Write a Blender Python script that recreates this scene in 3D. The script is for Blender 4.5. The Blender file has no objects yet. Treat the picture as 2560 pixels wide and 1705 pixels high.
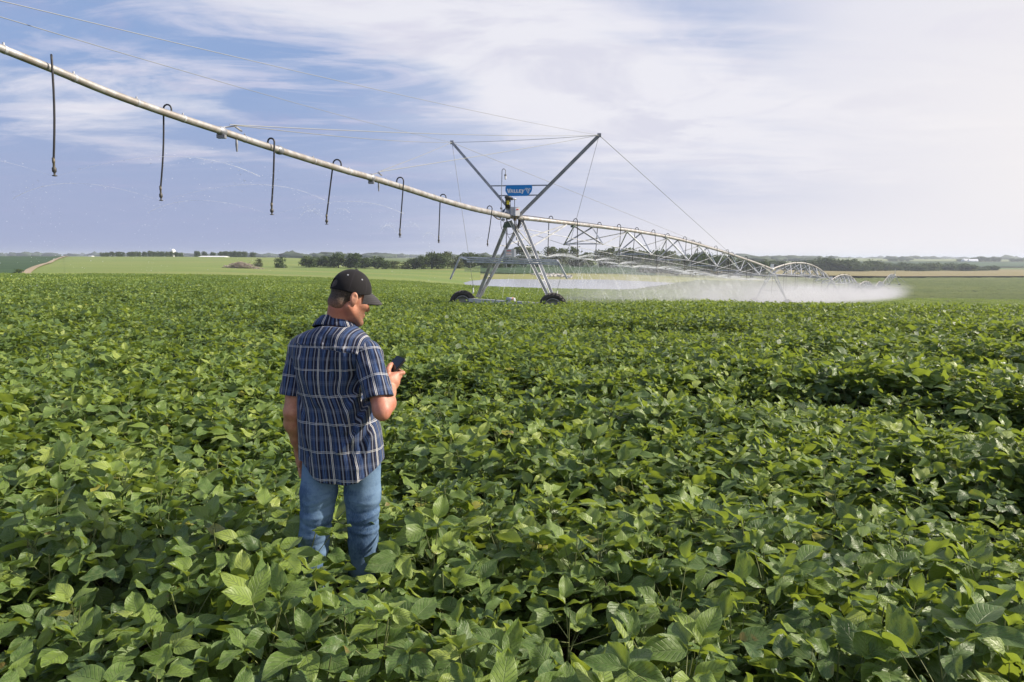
import bpy, bmesh, math, random
import numpy as np
from mathutils import Vector, Matrix, noise as mnoise
R = math.radians
SC = bpy.context.scene
COL = SC.collection
random.seed(7)
RNG = np.random.default_rng(11)

# ------------------------------------------------------------------ camera
F = 24 / 36 * 2560
PITCH = R(7.06)
CAMZ = 1.95
cd = bpy.data.cameras.new('camera'); cam = bpy.data.objects.new('camera', cd); COL.objects.link(cam)
cd.sensor_width = 36; cd.lens = 24; cd.clip_start = 0.05; cd.clip_end = 30000
CM = Matrix.Rotation(R(90) - PITCH, 3, 'X') @ Matrix.Rotation(0.0037, 3, 'Z')
cam.matrix_world = Matrix.Translation((0, 0, CAMZ)) @ CM.to_4x4()
SC.camera = cam

# ------------------------------------------------------------------ light
SUN_AZ, SUN_EL = R(85), R(33)          # azimuth clockwise from the view direction (+Y)
SUN_DIR = Vector((math.sin(SUN_AZ) * math.cos(SUN_EL), math.cos(SUN_AZ) * math.cos(SUN_EL), math.sin(SUN_EL)))
sd = bpy.data.lights.new('sun', 'SUN'); sun = bpy.data.objects.new('sun', sd); COL.objects.link(sun)
sd.energy = 5.0; sd.angle = R(0.6); sd.color = (1, 0.90, 0.76)
sun.rotation_euler = (-SUN_DIR).to_track_quat('-Z', 'Y').to_euler()
sun.location = SUN_DIR * 50
SC.view_settings.view_transform = 'Standard'; SC.view_settings.look = 'None'
SC.view_settings.exposure = 0.55; SC.view_settings.gamma = 1

class NT:
    """small helper round a node tree"""
    def __init__(s, nt): s.nt = nt; s.n = nt.nodes; s.l = nt.links
    def new(s, t, **kw):
        nd = s.n.new(t)
        for k, v in kw.items():
            if k.startswith('i_'):
                key = k[2:]
                key = int(key) if key.isdigit() else key.replace('_', ' ')
                s.put(nd.inputs[key], v)
            else: setattr(nd, k, v)
        return nd
    def put(s, sock, v):
        if isinstance(v, bpy.types.NodeSocket): s.l.new(v, sock)
        elif isinstance(v, bpy.types.Node): s.l.new(v.outputs[0], sock)
        else:
            if sock.type == 'RGBA' and hasattr(v, '__len__') and len(v) == 3: v = (*v, 1)
            sock.default_value = v
    def math(s, op, a, b=0.0, c=0.0, clamp=False):
        nd = s.n.new('ShaderNodeMath'); nd.operation = op; nd.use_clamp = clamp
        for i, v in enumerate((a, b, c)): s.put(nd.inputs[i], v)
        return nd.outputs[0]
    def mix(s, f, a, b, mode='MIX'):
        nd = s.n.new('ShaderNodeMix'); nd.data_type = 'RGBA'; nd.blend_type = mode; nd.clamp_factor = True
        s.put(nd.inputs[0], f); s.put(nd.inputs[6], a); s.put(nd.inputs[7], b)
        return nd.outputs[2]
    def mapr(s, v, a, b, c=0.0, d=1.0, smooth=True):
        nd = s.n.new('ShaderNodeMapRange'); nd.interpolation_type = 'SMOOTHSTEP' if smooth else 'LINEAR'
        for i, x in enumerate((v, a, b, c, d)): s.put(nd.inputs[i], x)
        return nd.outputs[0]
    def noise(s, vec, scale, detail=3, rough=0.5, dist=0.0, dim='3D'):
        nd = s.n.new('ShaderNodeTexNoise'); nd.noise_dimensions = dim
        if vec is not None: s.put(nd.inputs['Vector'], vec)
        nd.inputs['Scale'].default_value = scale; nd.inputs['Detail'].default_value = detail
        nd.inputs['Roughness'].default_value = rough; nd.inputs['Distortion'].default_value = dist
        return nd.outputs[0]
    def vmul(s, v, w):
        nd = s.n.new('ShaderNodeVectorMath'); nd.operation = 'MULTIPLY'; s.put(nd.inputs[0], v); s.put(nd.inputs[1], w)
        return nd.outputs[0]
    def comb(s, x, y, z):
        nd = s.n.new('ShaderNodeCombineXYZ')
        for i, v in enumerate((x, y, z)): s.put(nd.inputs[i], v)
        return nd.outputs[0]

# ------------------------------------------------------------------ sky
W = bpy.data.worlds.new('World'); SC.world = W; W.use_nodes = True
t = NT(W.node_tree); t.n.clear()
out = t.new('ShaderNodeOutputWorld'); bg = t.new('ShaderNodeBackground'); bg.inputs[1].default_value = 0.1
t.l.new(bg.outputs[0], out.inputs[0])
sky = t.new('ShaderNodeTexSky', sky_type='NISHITA', sun_disc=False, sun_elevation=SUN_EL, sun_rotation=SUN_AZ,
            altitude=300, air_density=1.0, dust_density=1.0, ozone_density=2.0)
tc = t.new('ShaderNodeTexCoord'); sep = t.new('ShaderNodeSeparateXYZ'); t.l.new(tc.outputs['Generated'], sep.inputs[0])
X, Y, Z = sep.outputs
az = t.math('MULTIPLY', t.math('ARCTAN2', X, Y), 57.2958)
el = t.math('MULTIPLY', t.math('ARCSINE', Z), 57.2958)
zz = t.math('ADD', t.math('ABSOLUTE', Z), 0.10)
cp = t.comb(t.math('DIVIDE', X, zz), t.math('DIVIDE', Y, zz), 0.0)      # the cloud deck seen in perspective
n1 = t.noise(t.vmul(cp, (0.50, 1.0, 1)), 1.0, 9, 0.60, 1.1)
n2 = t.noise(t.vmul(cp, (0.6, 1.3, 1)), 2.2, 8, 0.6, 0.4)
n3 = t.noise(t.vmul(cp, (0.25, 1.0, 1)), 0.45, 4, 0.5, 0.3)
def blob(a0, e0, ra, re, slope=0.0):
    """a soft elliptical patch of sky round azimuth a0, elevation e0 (degrees)"""
    da = t.math('SUBTRACT', az, a0)
    de = t.math('SUBTRACT', t.math('SUBTRACT', el, e0), t.math('MULTIPLY', da, slope))
    q = t.math('ADD', t.math('POWER', t.math('DIVIDE', da, ra), 2.0), t.math('POWER', t.math('DIVIDE', de, re), 2.0))
    return t.math('POWER', 2.71828, t.math('MULTIPLY', q, -1.0))
def add(*v):
    r = v[0]
    for x in v[1:]: r = t.math('ADD', r, x)
    return r
def sub(a, b): return t.math('SUBTRACT', a, b)
def mul(a, b): return t.math('MULTIPLY', a, b)
S = 10.0 / 2 ** 0.55
def C(r, g, b, k=1.0):
    f = lambda c: (c / 255 / 12.92 if c / 255 <= 0.04045 else ((c / 255 + 0.055) / 1.055) ** 2.4)
    return (f(r) * S * k, f(g) * S * k, f(b) * S * k, 1)
# clear air: the physical sky, pulled towards the saturated blue of the picture
base = t.mix(t.mapr(el, 2, 16), C(160, 172, 208), C(146, 171, 215))
base = t.mix(0.10, base, sky.outputs[0])
base = t.mix(t.mapr(az, -20, 20), base, C(176, 190, 222))
# wide veil, growing towards the right
veil = t.mapr(add(az, mul(sub(n3, 0.5), 50.0), mul(blob(16, 17, 8, 8), -26.0), mul(sub(n1, 0.5), 22.0)), -20, 26)
col = t.mix(mul(veil, 0.92), base, C(230, 230, 241))
# broken white cloud: a big bank over the middle, streaks on the left
bank = add(mul(blob(-1, 17, 12, 5.5, -0.28), 0.62), mul(blob(9, 12.0, 13, 4.0, -0.15), 0.38), mul(blob(-32, 10, 10, 3.5, -0.1), 0.30),
           mul(blob(-17, 19, 12, 3.4), 0.30), mul(blob(-20, 14.5, 9, 1.6), 0.20), mul(blob(24, 10, 16, 9), 0.30))
n4 = t.noise(t.vmul(cp, (0.55, 1.15, 1)), 1.9, 10, 0.60, 1.6)
wisp = mul(t.mapr(n4, 0.46, 0.66), t.mapr(el, 4, 12, 0.15, 1))
col = t.mix(mul(wisp, 0.62), col, C(214, 214, 234))
cl = t.mapr(add(mul(n1, 0.70), mul(n2, 0.50), mul(n4, 0.22), mul(bank, 0.80)), 0.80, 1.12)
col = t.mix(mul(cl, 0.9), col, C(240, 239, 246))
col = t.mix(mul(mul(t.mapr(t.noise(t.vmul(cp, (0.7, 1.1, 1)), 1.5, 8, 0.6, 1.0), .46, .62), cl), 0.55), col, C(208, 209, 228))
# lavender shade inside and under the clouds on the left
shade = mul(t.mapr(n2, 0.5, 0.72), t.mapr(az, 8, -14))
col = t.mix(mul(shade, 0.35), col, C(182, 180, 214))
low = mul(t.mapr(el, 11, 1), t.mapr(az, 2, -30, 0.25, 1))
col = t.mix(mul(low, 0.75), col, C(163, 173, 208))
# bright, warmer air towards the sun
col = t.mix(mul(t.mapr(az, 14, 44), t.mapr(el, 26, 4, 0.4, 1)), col, C(247, 243, 243))
col = t.mix(mul(t.mapr(el, 5, 0.5), t.mapr(az, -14, 22)), col, C(241, 238, 242))
t.l.new(col, bg.inputs[0])

# ------------------------------------------------------------------ pixels of the photograph -> points of the place
def ray(px, py):
    d = CM @ Vector(((px - 1280) / F, (852.5 - py) / F, -1.0))
    return d
def at(px, py, Yd):
    d = ray(px, py); k = Yd / d.y
    return Vector((d.x * k, Yd, CAMZ + d.z * k))
def zlos(px, py, Yd): return at(px, py, Yd).z
def proj(p):
    q = CM.transposed() @ (Vector(p) - Vector((0, 0, CAMZ))); return 1280 - F * q.x / q.z, 852.5 + F * q.y / q.z
def xlos(px, Yd): return at(px, 645, Yd).x

# ------------------------------------------------------------------ terrain
def canopy_row(px, py, Y): return (Y, zlos(px, py, Y) - 0.74)
def ground_row(px, py, Y): return (Y, zlos(px, py, Y))
far = lambda z: [(2500, z), (6000, -6), (12000, -8)]
cols = {
 -600: [(0, 0), (30, -.35), (80, -.92), (130, -2.7), (170, -4.2), ground_row(-300, 684, 220), ground_row(0, 660, 420), ground_row(0, 643, 720), (1000, -2)] + far(-3),
 0:   [(0, 0), (30, -.4), (80, -.95), (130, -2.7), (170, -4.2), ground_row(0, 684, 220), ground_row(0, 660, 420), ground_row(0, 643, 720), (1000, -2)] + far(-3),
 450: [(0, 0), (30, -.5), (90, -1.15), (130, -2.9), (170, -4.4), ground_row(450, 686, 220), ground_row(450, 660, 420), ground_row(450, 643, 720), (1000, -2)] + far(-3),
 700: [(0, 0), (30, -.7), (110, -1.95), (150, -4.0), (190, -5.5), ground_row(700, 689, 250), ground_row(700, 672, 370), ground_row(700, 645, 720), (1000, -3)] + far(-4),
 1000:[(0, 0), (30, -.9), (130, -3.3), (160, -5.0), (200, -6.3), ground_row(1000, 694, 270), ground_row(1000, 677, 400), ground_row(1000, 660, 600), (900, -3)] + far(-4),
 1230:[(0, 0), (10, -.16), (33, -1.05), (60, -2.1), (100, -3.5), (150, -5.4), (200, -8.0), (238, -10), (300, -10), ground_row(1230, 697, 325), ground_row(1230, 672, 430), (700, -5)] + far(-4),
 1400:[(0, 0), (10, -.18), (33, -1.13), (60, -2.1), (100, -3.7), (150, -5.8), (200, -8.3), (238, -10), (300, -10), ground_row(1400, 693, 330), ground_row(1400, 684, 360), ground_row(1400, 667, 460), (700, -5)] + far(-4),
 1560:[(0, 0), (10, -.18), (33, -1.13), (60, -2.4), (100, -3.9), (150, -6.0), (200, -8.4), (238, -10), (300, -10), ground_row(1560, 696, 330), ground_row(1560, 686, 365), ground_row(1560, 670, 470), (700, -6)] + far(-5),
 1750:[(0, 0), (10, -.16), (30, -.95), (80, -3.6), (150, -6.6), (200, -8.0), (260, -8.6), ground_row(1750, 703, 330), ground_row(1750, 690, 430), (700, -8), (1200, -8)] + far(-5),
 1930:[(0, 0), (10, -.15), (28, -.75), (80, -4.25), (130, -6.6), (200, -9), ground_row(1930, 706, 340), ground_row(1930, 692, 500), ground_row(1930, 684, 700), (1300, -9)] + far(-5),
 2200:[(0, 0), (10, -.14), (28, -.75), (80, -4.3), (130, -6.9), (200, -10.3), (260, -11.6), (330, -11.4), ground_row(2200, 698, 500), ground_row(2200, 684, 800), ground_row(2200, 668, 1200), ground_row(2200, 657, 1600)] + [(2500, -6), (6000, -6), (12000, -8)],
 2560:[(0, 0), (10, -.14), (28, -.8), (70, -4.3), (150, -9.4), (260, -11.2), ground_row(2560, 697, 500), ground_row(2560, 683, 800), ground_row(2560, 670, 1200), ground_row(2560, 658, 1600)] + [(2500, -6), (6000, -6), (12000, -8)],
 3300:[(0, 0), (10, -.1), (28, -.7), (70, -3.5), (150, -8.4), (260, -11.2), (500, -13), (800, -15), (1200, -15), (1600, -9)] + [(2500, -6), (6000, -6), (12000, -8)],
}
GP = np.array(sorted(cols)); GU = (GP - 1280) / F / 1.0076
TY = np.concatenate([[0.0], np.geomspace(2, 12000, 260)])
TU = np.linspace(GU[0], GU[-1], 201)
prof = np.array([np.interp(TY, *np.array(cols[p]).T) for p in GP])
TT = np.array([np.interp(TU, GU, prof[:, j]) for j in range(len(TY))]).T          # [u, y]
def smooth(a, ax, n):
    k = np.hanning(n + 2)[1:-1]; k /= k.sum(); pad = n // 2
    p = [(0, 0), (0, 0)]; p[ax] = (pad, pad)
    return np.apply_along_axis(lambda v: np.convolve(v, k, 'valid'), ax, np.pad(a, p, 'edge'))
TT = smooth(smooth(TT, 1, 9), 0, 13); TT[:, 0] = 0
LY = np.log(TY[1:])
def ground_z(x, y):
    x = np.asarray(x, float); y = np.asarray(y, float)
    yc = np.clip(y, 1e-3, 11999)
    u = np.clip(x / np.maximum(yc, 6.0), TU[0], TU[-1])
    fu = (u - TU[0]) / (TU[1] - TU[0]); iu = np.clip(fu.astype(int), 0, len(TU) - 2); fu = fu - iu
    ly = np.log(np.maximum(yc, 2.0)); fy = (ly - LY[0]) / (LY[1] - LY[0]); iy = np.clip(fy.astype(int), 0, len(LY) - 2); fy = fy - iy
    A = TT[:, 1:]
    z = (A[iu, iy] * (1 - fu) + A[iu + 1, iy] * fu) * (1 - fy) + (A[iu, iy + 1] * (1 - fu) + A[iu + 1, iy + 1] * fu) * fy
    z = np.where(yc < 2, z * yc / 2, z)
    return z + 0.03 * np.sin(x * .31 + 1) * np.sin(y * .27) * np.clip(y / 10, 0, 1)
def gz(x, y): return float(ground_z(x, y))

# ------------------------------------------------------------------ object helpers
def put(o, parent=None, **props):
    COL.objects.link(o)
    if parent is not None: o.parent = parent
    for k, v in props.items(): o[k] = v
    return o
def tag(o, label=None, category=None, group=None, kind=None):
    for k, v in (('label', label), ('category', category), ('group', group), ('kind', kind)):
        if v: o[k] = v
    return o
def empty(name, loc=(0, 0, 0)):
    o = bpy.data.objects.new(name, None); o.location = loc; o.empty_display_size = 0.2; COL.objects.link(o); return o
def mesh_obj(name, verts, faces, mats, parent=None, smooth=False, mi=None, uv=None, link=True):
    me = bpy.data.meshes.new(name)
    verts = np.asarray(verts, dtype=np.float32).reshape(-1, 3)
    if isinstance(faces, np.ndarray):
        nf, k = faces.shape
        me.vertices.add(len(verts)); me.vertices.foreach_set('co', verts.ravel())
        me.loops.add(nf * k); me.loops.foreach_set('vertex_index', faces.astype(np.int32).ravel())
        me.polygons.add(nf); me.polygons.foreach_set('loop_start', np.arange(nf, dtype=np.int32) * k)
        me.update(calc_edges=True)
    else:
        me.from_pydata(verts.tolist(), [], faces)
    for m in (mats if isinstance(mats, (list, tuple)) else [mats]): me.materials.append(m)
    if mi is not None: me.polygons.foreach_set('material_index', np.asarray(mi, np.int32))
    if smooth: me.polygons.foreach_set('use_smooth', np.ones(len(me.polygons), bool))
    if uv is not None:
        l = me.uv_layers.new(name='UVMap'); vi = np.zeros(len(me.loops), np.int32); me.loops.foreach_get('vertex_index', vi)
        l.data.foreach_set('uv', np.asarray(uv, np.float32)[vi].ravel())
    me.update()
    o = bpy.data.objects.new(name, me)
    if link: COL.objects.link(o)
    if parent is not None: o.parent = parent
    return o
class MB:
    """collects tubes, bars and plates and links them as ONE mesh object"""
    def __init__(s, mats): s.v = []; s.f = []; s.mi = []; s.mats = mats if isinstance(mats, (list, tuple)) else [mats]; s.sm = []
    def raw(s, v, f, m=0, sm=False):
        b = len(s.v); s.v += [tuple(p) for p in v]; s.f += [[b + i for i in q] for q in f]; s.mi += [m] * len(f); s.sm += [sm] * len(f)
    def tube(s, pts, r, n=8, m=0, caps=True):
        pts = [Vector(p) for p in pts]; rs = r if hasattr(r, '__len__') else [r] * len(pts)
        vs = []; fs = []; up = None
        for i, p in enumerate(pts):
            a = pts[max(i - 1, 0)]; b = pts[min(i + 1, len(pts) - 1)]; d = (b - a).normalized()
            if up is None:
                up = Vector((0, 0, 1)) if abs(d.z) < .9 else Vector((1, 0, 0))
            e1 = d.cross(up).normalized(); e2 = e1.cross(d).normalized(); up = e2
            for k in range(n):
                th = 2 * math.pi * k / n; vs.append(p + (e1 * math.cos(th) + e2 * math.sin(th)) * rs[i])
        for i in range(len(pts) - 1):
            for k in range(n): fs.append((i * n + k, i * n + (k + 1) % n, (i + 1) * n + (k + 1) % n, (i + 1) * n + k))
        s.raw(vs, fs, m, True)
        if caps: s.raw(vs[:n], [list(range(n))[::-1]], m); s.raw(vs[-n:], [list(range(n))], m)
        return s
    def bar(s, a, b, w, h=None, up=(0, 0, 1), m=0):
        a = Vector(a); b = Vector(b); h = h or w; d = (b - a).normalized(); up = Vector(up)
        if abs(d.dot(up)) > .97: up = Vector((0, 1, 0))
        e1 = d.cross(up).normalized() * w / 2; e2 = e1.cross(d).normalized() * h / 2
        vs = [p + x for p in (a, b) for x in (e1 + e2, -e1 + e2, -e1 - e2, e1 - e2)]
        s.raw(vs, [(0, 1, 2, 3), (7, 6, 5, 4), (0, 4, 5, 1), (1, 5, 6, 2), (2, 6, 7, 3), (3, 7, 4, 0)], m); return s
    def angle(s, a, b, w, up=(0, 0, 1), m=0, t=.012):
        """an L-section"""
        a = Vector(a); b = Vector(b); d = (b - a).normalized(); up = Vector(up)
        if abs(d.dot(up)) > .97: up = Vector((0, 1, 0))
        e1 = d.cross(up).normalized(); e2 = e1.cross(d).normalized()
        s.bar(a + e1 * w / 2, b + e1 * w / 2, w, t, up, m); s.bar(a + e2 * (w / 2 + t / 2 + .001), b + e2 * (w / 2 + t / 2 + .001), t, w, up, m); return s
    def box(s, c, sx, sy, sz, rot=None, m=0):
        c = Vector(c); rot = rot or Matrix.Identity(3)
        vs = [c + rot @ Vector((x * sx / 2, y * sy / 2, z * sz / 2)) for x in (-1, 1) for y in (-1, 1) for z in (-1, 1)]
        s.raw(vs, [(0, 1, 3, 2), (4, 6, 7, 5), (0, 4, 5, 1), (2, 3, 7, 6), (0, 2, 6, 4), (1, 5, 7, 3)], m); return s
    def lathe(s, c, axis, prof, n=24, m=0, sm=True):
        c = Vector(c); d = Vector(axis).normalized(); u = Vector((0, 0, 1)) if abs(d.z) < .9 else Vector((1, 0, 0))
        e1 = d.cross(u).normalized(); e2 = e1.cross(d).normalized()
        vs = [c + d * h + (e1 * math.cos(2 * math.pi * k / n) + e2 * math.sin(2 * math.pi * k / n)) * r for h, r in prof for k in range(n)]
        fs = [(i * n + k, i * n + (k + 1) % n, (i + 1) * n + (k + 1) % n, (i + 1) * n + k) for i in range(len(prof) - 1) for k in range(n)]
        s.raw(vs, fs, m, sm); return s
    def build(s, name, parent=None, bevel=0):
        me = bpy.data.meshes.new(name); me.from_pydata(s.v, [], s.f)
        for m in s.mats: me.materials.append(m)
        me.polygons.foreach_set('material_index', np.array(s.mi, np.int32)); me.polygons.foreach_set('use_smooth', np.array(s.sm, bool)); me.update()
        o = bpy.data.objects.new(name, me); COL.objects.link(o)
        if parent is not None: o.parent = parent
        return o

# ------------------------------------------------------------------ materials
def mat(name, color, rough=.6, metal=0.0, spec=.5, var=0.0, vscale=3.0, bump=0.0, bscale=20.0, color2=None, emit=None):
    m = bpy.data.materials.new(name); m.use_nodes = True; t = NT(m.node_tree); b = t.n['Principled BSDF']
    tc = t.new('ShaderNodeTexCoord').outputs['Object']
    c2 = color2 or tuple(c * (1 - var) for c in color)
    if var or color2: t.put(b.inputs['Base Color'], t.mix(t.mapr(t.noise(tc, vscale, 6, .6), .35, .65), color, c2))
    else: b.inputs['Base Color'].default_value = (*color, 1)
    b.inputs['Roughness'].default_value = rough; b.inputs['Metallic'].default_value = metal; b.inputs['Specular IOR Level'].default_value = spec
    if bump:
        bn = t.new('ShaderNodeBump', i_Strength=bump, i_Distance=.02); t.put(bn.inputs['Height'], t.noise(tc, bscale, 5, .6)); t.put(b.inputs['Normal'], bn)
    return m
M = {}
HAZE = 0.00017
MIST = 0.105
M['galv'] = mat('galvanised_steel', (.60, .61, .63), .45, .35, .5, color2=(.38, .39, .41), vscale=2.5, bump=.15, bscale=30)
M['pipe'] = mat('pipe_steel', (.47, .465, .465), .42, .5, .5, color2=(.33, .30, .27), vscale=3.5, bump=.2, bscale=12)
M['mast'] = mat('mast_steel', (.33, .34, .37), .5, .5, .5, color2=(.22, .23, .25), vscale=3)
M['black'] = mat('black_hose', (.018, .018, .020), .5)
M['cable'] = mat('steel_cable', (.28, .29, .29), .6, .4)
M['tyre'] = mat('tyre_rubber', (.028, .027, .028), .75, color2=(.055, .050, .046), vscale=4, bump=.3)
M['rim'] = mat('wheel_rim', (.42, .42, .43), .45, .6, var=.3)
M['green'] = mat('green_plate', (.10, .15, .12), .6, .2, var=.25)
M['blue'] = mat('sign_blue', (.0, .22, .62), .4)
M['white'] = mat('white_paint', (.78, .78, .80), .5)
M['grey'] = mat('grey_box', (.42, .44, .48), .5, var=.1)
M['motor'] = mat('motor_dark', (.10, .095, .085), .55, .3, var=.3)
M['yellow'] = mat('warning_yellow', (.75, .62, .02), .5)
M['red'] = mat('warning_red', (.55, .05, .04), .5)
M['brass'] = mat('brass', (.35, .26, .12), .4, .8)
M['orange'] = mat('orange_cap', (.65, .20, .08), .5)
# ------------------------------------------------------------------ land materials
def land_mat(name, c1, c2, c3=None, s1=.02, s2=.3, stretch=(1, 1, 1), bump=.6, bdist=.3, bscale=1.2, rough=.9):
    m = bpy.data.materials.new(name); m.use_nodes = True; t = NT(m.node_tree); b = t.n['Principled BSDF']
    co = t.vmul(t.new('ShaderNodeTexCoord').outputs['Object'], stretch)
    c = t.mix(t.mapr(t.noise(co, s1, 6, .62), .36, .64), c1, c2)
    if c3: c = t.mix(mul2(t, t.mapr(t.noise(co, s2, 6, .65), .52, .72), .8), c, c3)
    t.put(b.inputs['Base Color'], c); b.inputs['Roughness'].default_value = rough; b.inputs['Specular IOR Level'].default_value = .15
    bn = t.new('ShaderNodeBump', i_Strength=bump, i_Distance=bdist); t.put(bn.inputs['Height'], t.noise(co, bscale, 6, .7)); t.put(b.inputs['Normal'], bn)
    return m
def mul2(t, a, b): return t.math('MULTIPLY', a, b)
M['soil'] = land_mat('dark_soil', (.030, .024, .016), (.05, .04, .026), s1=.6, bscale=8, bdist=.05)
M['plain'] = land_mat('far_farmland', (.10, .15, .045), (.15, .16, .07), (.07, .10, .04), s1=.0022, s2=.006, stretch=(.5, 1.6, 1))
M['grassf'] = land_mat('hay_meadow', (.145, .205, .052), (.200, .235, .066), (.235, .215, .088), s1=.02, s2=.035, stretch=(.30, 1.5, 1))
M['bank'] = land_mat('dry_bank_grass', (.22, .24, .075), (.27, .25, .11), (.15, .19, .05), s1=.03, s2=.09, stretch=(.5, 1.5, 1))
M['corn'] = land_mat('tan_corn', (.25, .205, .105), (.21, .185, .08), (.17, .16, .06), s1=.012, s2=.05, stretch=(.4, 1.5, 1))
M['darkcrop'] = land_mat('dark_crop', (.050, .090, .036), (.040, .072, .032), s1=.02, stretch=(.4, 1.4, 1))
M['beansheet'] = land_mat('distant_beans', (.115, .150, .045), (.155, .185, .058), (.045, .070, .024), s1=.05, s2=.35, stretch=(.45, 1.0, 1), bump=1.0, bdist=1.2, bscale=1.6)
M['track'] = land_mat('dirt_track', (.36, .29, .20), (.28, .23, .15), s1=.1)
M['pale'] = land_mat('pale_far_field', (.20, .22, .10), (.16, .20, .08), s1=.006, stretch=(.4, 1.4, 1))

def sgrid(lo, hi, n, k):
    s = np.linspace(np.arcsinh(lo / k), np.arcsinh(hi / k), n); return np.sinh(s) * k
gx = sgrid(-11000, 11000, 260, 12); gy = np.concatenate([[-80, -40, -20, -10], sgrid(-5, 11500, 300, 8)])
XX, YY = np.meshgrid(gx, gy, indexing='ij')
ZZ = ground_z(XX, YY) - np.clip(YY - 3000, 0, 9000) * 0.0005
nx, ny = XX.shape
idx = np.arange(nx * ny).reshape(nx, ny)
quads = np.stack([idx[:-1, :-1], idx[1:, :-1], idx[1:, 1:], idx[:-1, 1:]], -1).reshape(-1, 4)
cx = XX[:-1, :-1].ravel(); cy = YY[:-1, :-1].ravel()
near = (cy < 130)
g = mesh_obj('ground', np.stack([XX, YY, ZZ], -1).reshape(-1, 3), quads, [M['plain'], M['soil']], smooth=True, mi=near.astype(int))
tag(g, kind='structure')

def field(name, m, pxs, near_y, far_y, n=60, k=40, off=1.0, kind='structure', rough=0.0, label=None):
    """a field draped on the land between two curves: depth (m) given per column of the photograph"""
    P = np.linspace(pxs[0], pxs[-1], n * (len(pxs) - 1) + 1 if len(pxs) < 5 else n * 3)
    N = np.interp(P, pxs, near_y); Fy = np.interp(P, pxs, far_y)
    T = np.linspace(0, 1, k)
    YY = N[:, None] * (Fy / N)[:, None] ** T[None, :]
    XX = (P[:, None] - 1280) / F / 1.0076 * YY
    ZZ = ground_z(XX, YY) + (0.03 + 0.0011 * YY) * off
    if rough: ZZ = ZZ + rough * (RNG.random(ZZ.shape) - .5)
    nx, ny = XX.shape; idx = np.arange(nx * ny).reshape(nx, ny)
    q = np.stack([idx[:-1, :-1], idx[1:, :-1], idx[1:, 1:], idx[:-1, 1:]], -1).reshape(-1, 4)
    o = mesh_obj(name, np.stack([XX, YY, ZZ], -1).reshape(-1, 3), q, m, smooth=True)
    tag(o, kind=kind); return o
# meadow left of and behind the beans
field('grass_field', M['grassf'], [158, 250, 450, 700, 1000, 1200], [118, 120, 124, 140, 150, 155], [1000, 900, 800, 760, 640, 560], n=60, k=90)
# dark crop at the far left and the dirt track beside it
def track_x(Y): # column of the track at depth Y
    return np.interp(Y, [110, 215, 420, 720, 1000], [20, 52, 118, 165, 180])
def strip(name, m, l, r, y0, y1, off, k=80, n=8):
    Yv = np.geomspace(y0, y1, k); L = l(Yv); Rr = r(Yv); T = np.linspace(0, 1, n)
    P = L[:, None] * (1 - T) + Rr[:, None] * T; YY = np.repeat(Yv[:, None], n, 1); XX = (P - 1280) / F / 1.0076 * YY
    ZZ = ground_z(XX, YY) + (0.03 + 0.0011 * YY) * off
    idx = np.arange(k * n).reshape(k, n); q = np.stack([idx[:-1, :-1], idx[:-1, 1:], idx[1:, 1:], idx[1:, :-1]], -1).reshape(-1, 4)
    return tag(mesh_obj(name, np.stack([XX, YY, ZZ], -1).reshape(-1, 3), q, m, smooth=True), kind='structure')
strip('field', M['darkcrop'], lambda Y: -900 + 0 * Y, track_x, 118, 900, 1.4, n=50)
strip('dirt_path', M['track'], lambda Y: track_x(Y) - 900 / Y, lambda Y: track_x(Y) + 4500 / Y, 130, 900, 1.9)
strip('grass_field', M['grassf'], lambda Y: track_x(Y), lambda Y: 300 + 0 * Y, 118, 950, .8, n=20)
# bank round the pond, green field behind it
field('pond_bank', M['bank'], [1000, 1230, 1400, 1560, 1750, 1950], [165, 195, 210, 212, 225, 250], [318, 360, 362, 368, 372, 392], off=.5)
field('meadow', M['darkcrop'], [1160, 1300, 1450, 1600, 1640], [380, 362, 364, 370, 375], [620, 620, 600, 580, 560], off=1.0)
field('distant_field', M['grassf'], [1180, 1400, 1640], [520, 600, 600], [1100, 1100, 1000], off=.8)
# tan corn on the right, dark edge, pale fields beyond
field('corn_field', M['corn'], [1700, 1930, 2200, 2560, 3200], [420, 500, 515, 515, 520], [640, 780, 900, 880, 860], off=3.0, n=60)
field('far_field', M['darkcrop'], [2080, 2300, 2560, 3000], [1180, 1180, 1200, 1200], [1560, 1620, 1650, 1650], off=1.5)
field('far_pasture', M['pale'], [2080, 2300, 2560, 3000], [1640, 1700, 1720, 1720], [3200, 3200, 3200, 3200], off=1.5)
# pond
pm = bpy.data.materials.new('pond_water'); pm.use_nodes = True; t = NT(pm.node_tree); b = t.n['Principled BSDF']
b.inputs['Base Color'].default_value = (.34, .35, .37, 1); b.inputs['Roughness'].default_value = .2; b.inputs['IOR'].default_value = 1.6; b.inputs['Specular IOR Level'].default_value = 1.0
bn = t.new('ShaderNodeBump', i_Strength=.05, i_Distance=.02)
t.put(bn.inputs['Height'], t.noise(t.vmul(t.new('ShaderNodeTexCoord').outputs['Object'], (.5, 1, 1)), .8, 4, .6)); t.put(b.inputs['Normal'], bn)
pz = -8.55
ring = [(1120, 701), (1180, 698), (1260, 696.5), (1400, 696.3), (1520, 699), (1600, 702.5), (1680, 707), (1712, 709.6), (1660, 712)]
pts = [at(px, py, 1.0) for px, py in ring]
def on_z(px, py, z):
    d = ray(px, py); k = (z - CAMZ) / d.z; return Vector((d.x * k, d.y * k, z))
P = [on_z(px, py, pz) for px, py in ring] + [Vector((xlos(1560, 215), 215, pz)), Vector((xlos(1350, 205), 205, pz)), Vector((xlos(1150, 210), 210, pz)), Vector((xlos(1080, 240), 240, pz))]
pond = mesh_obj('pond_water', P, [list(range(len(P)))], pm); tag(pond, kind='structure')

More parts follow.
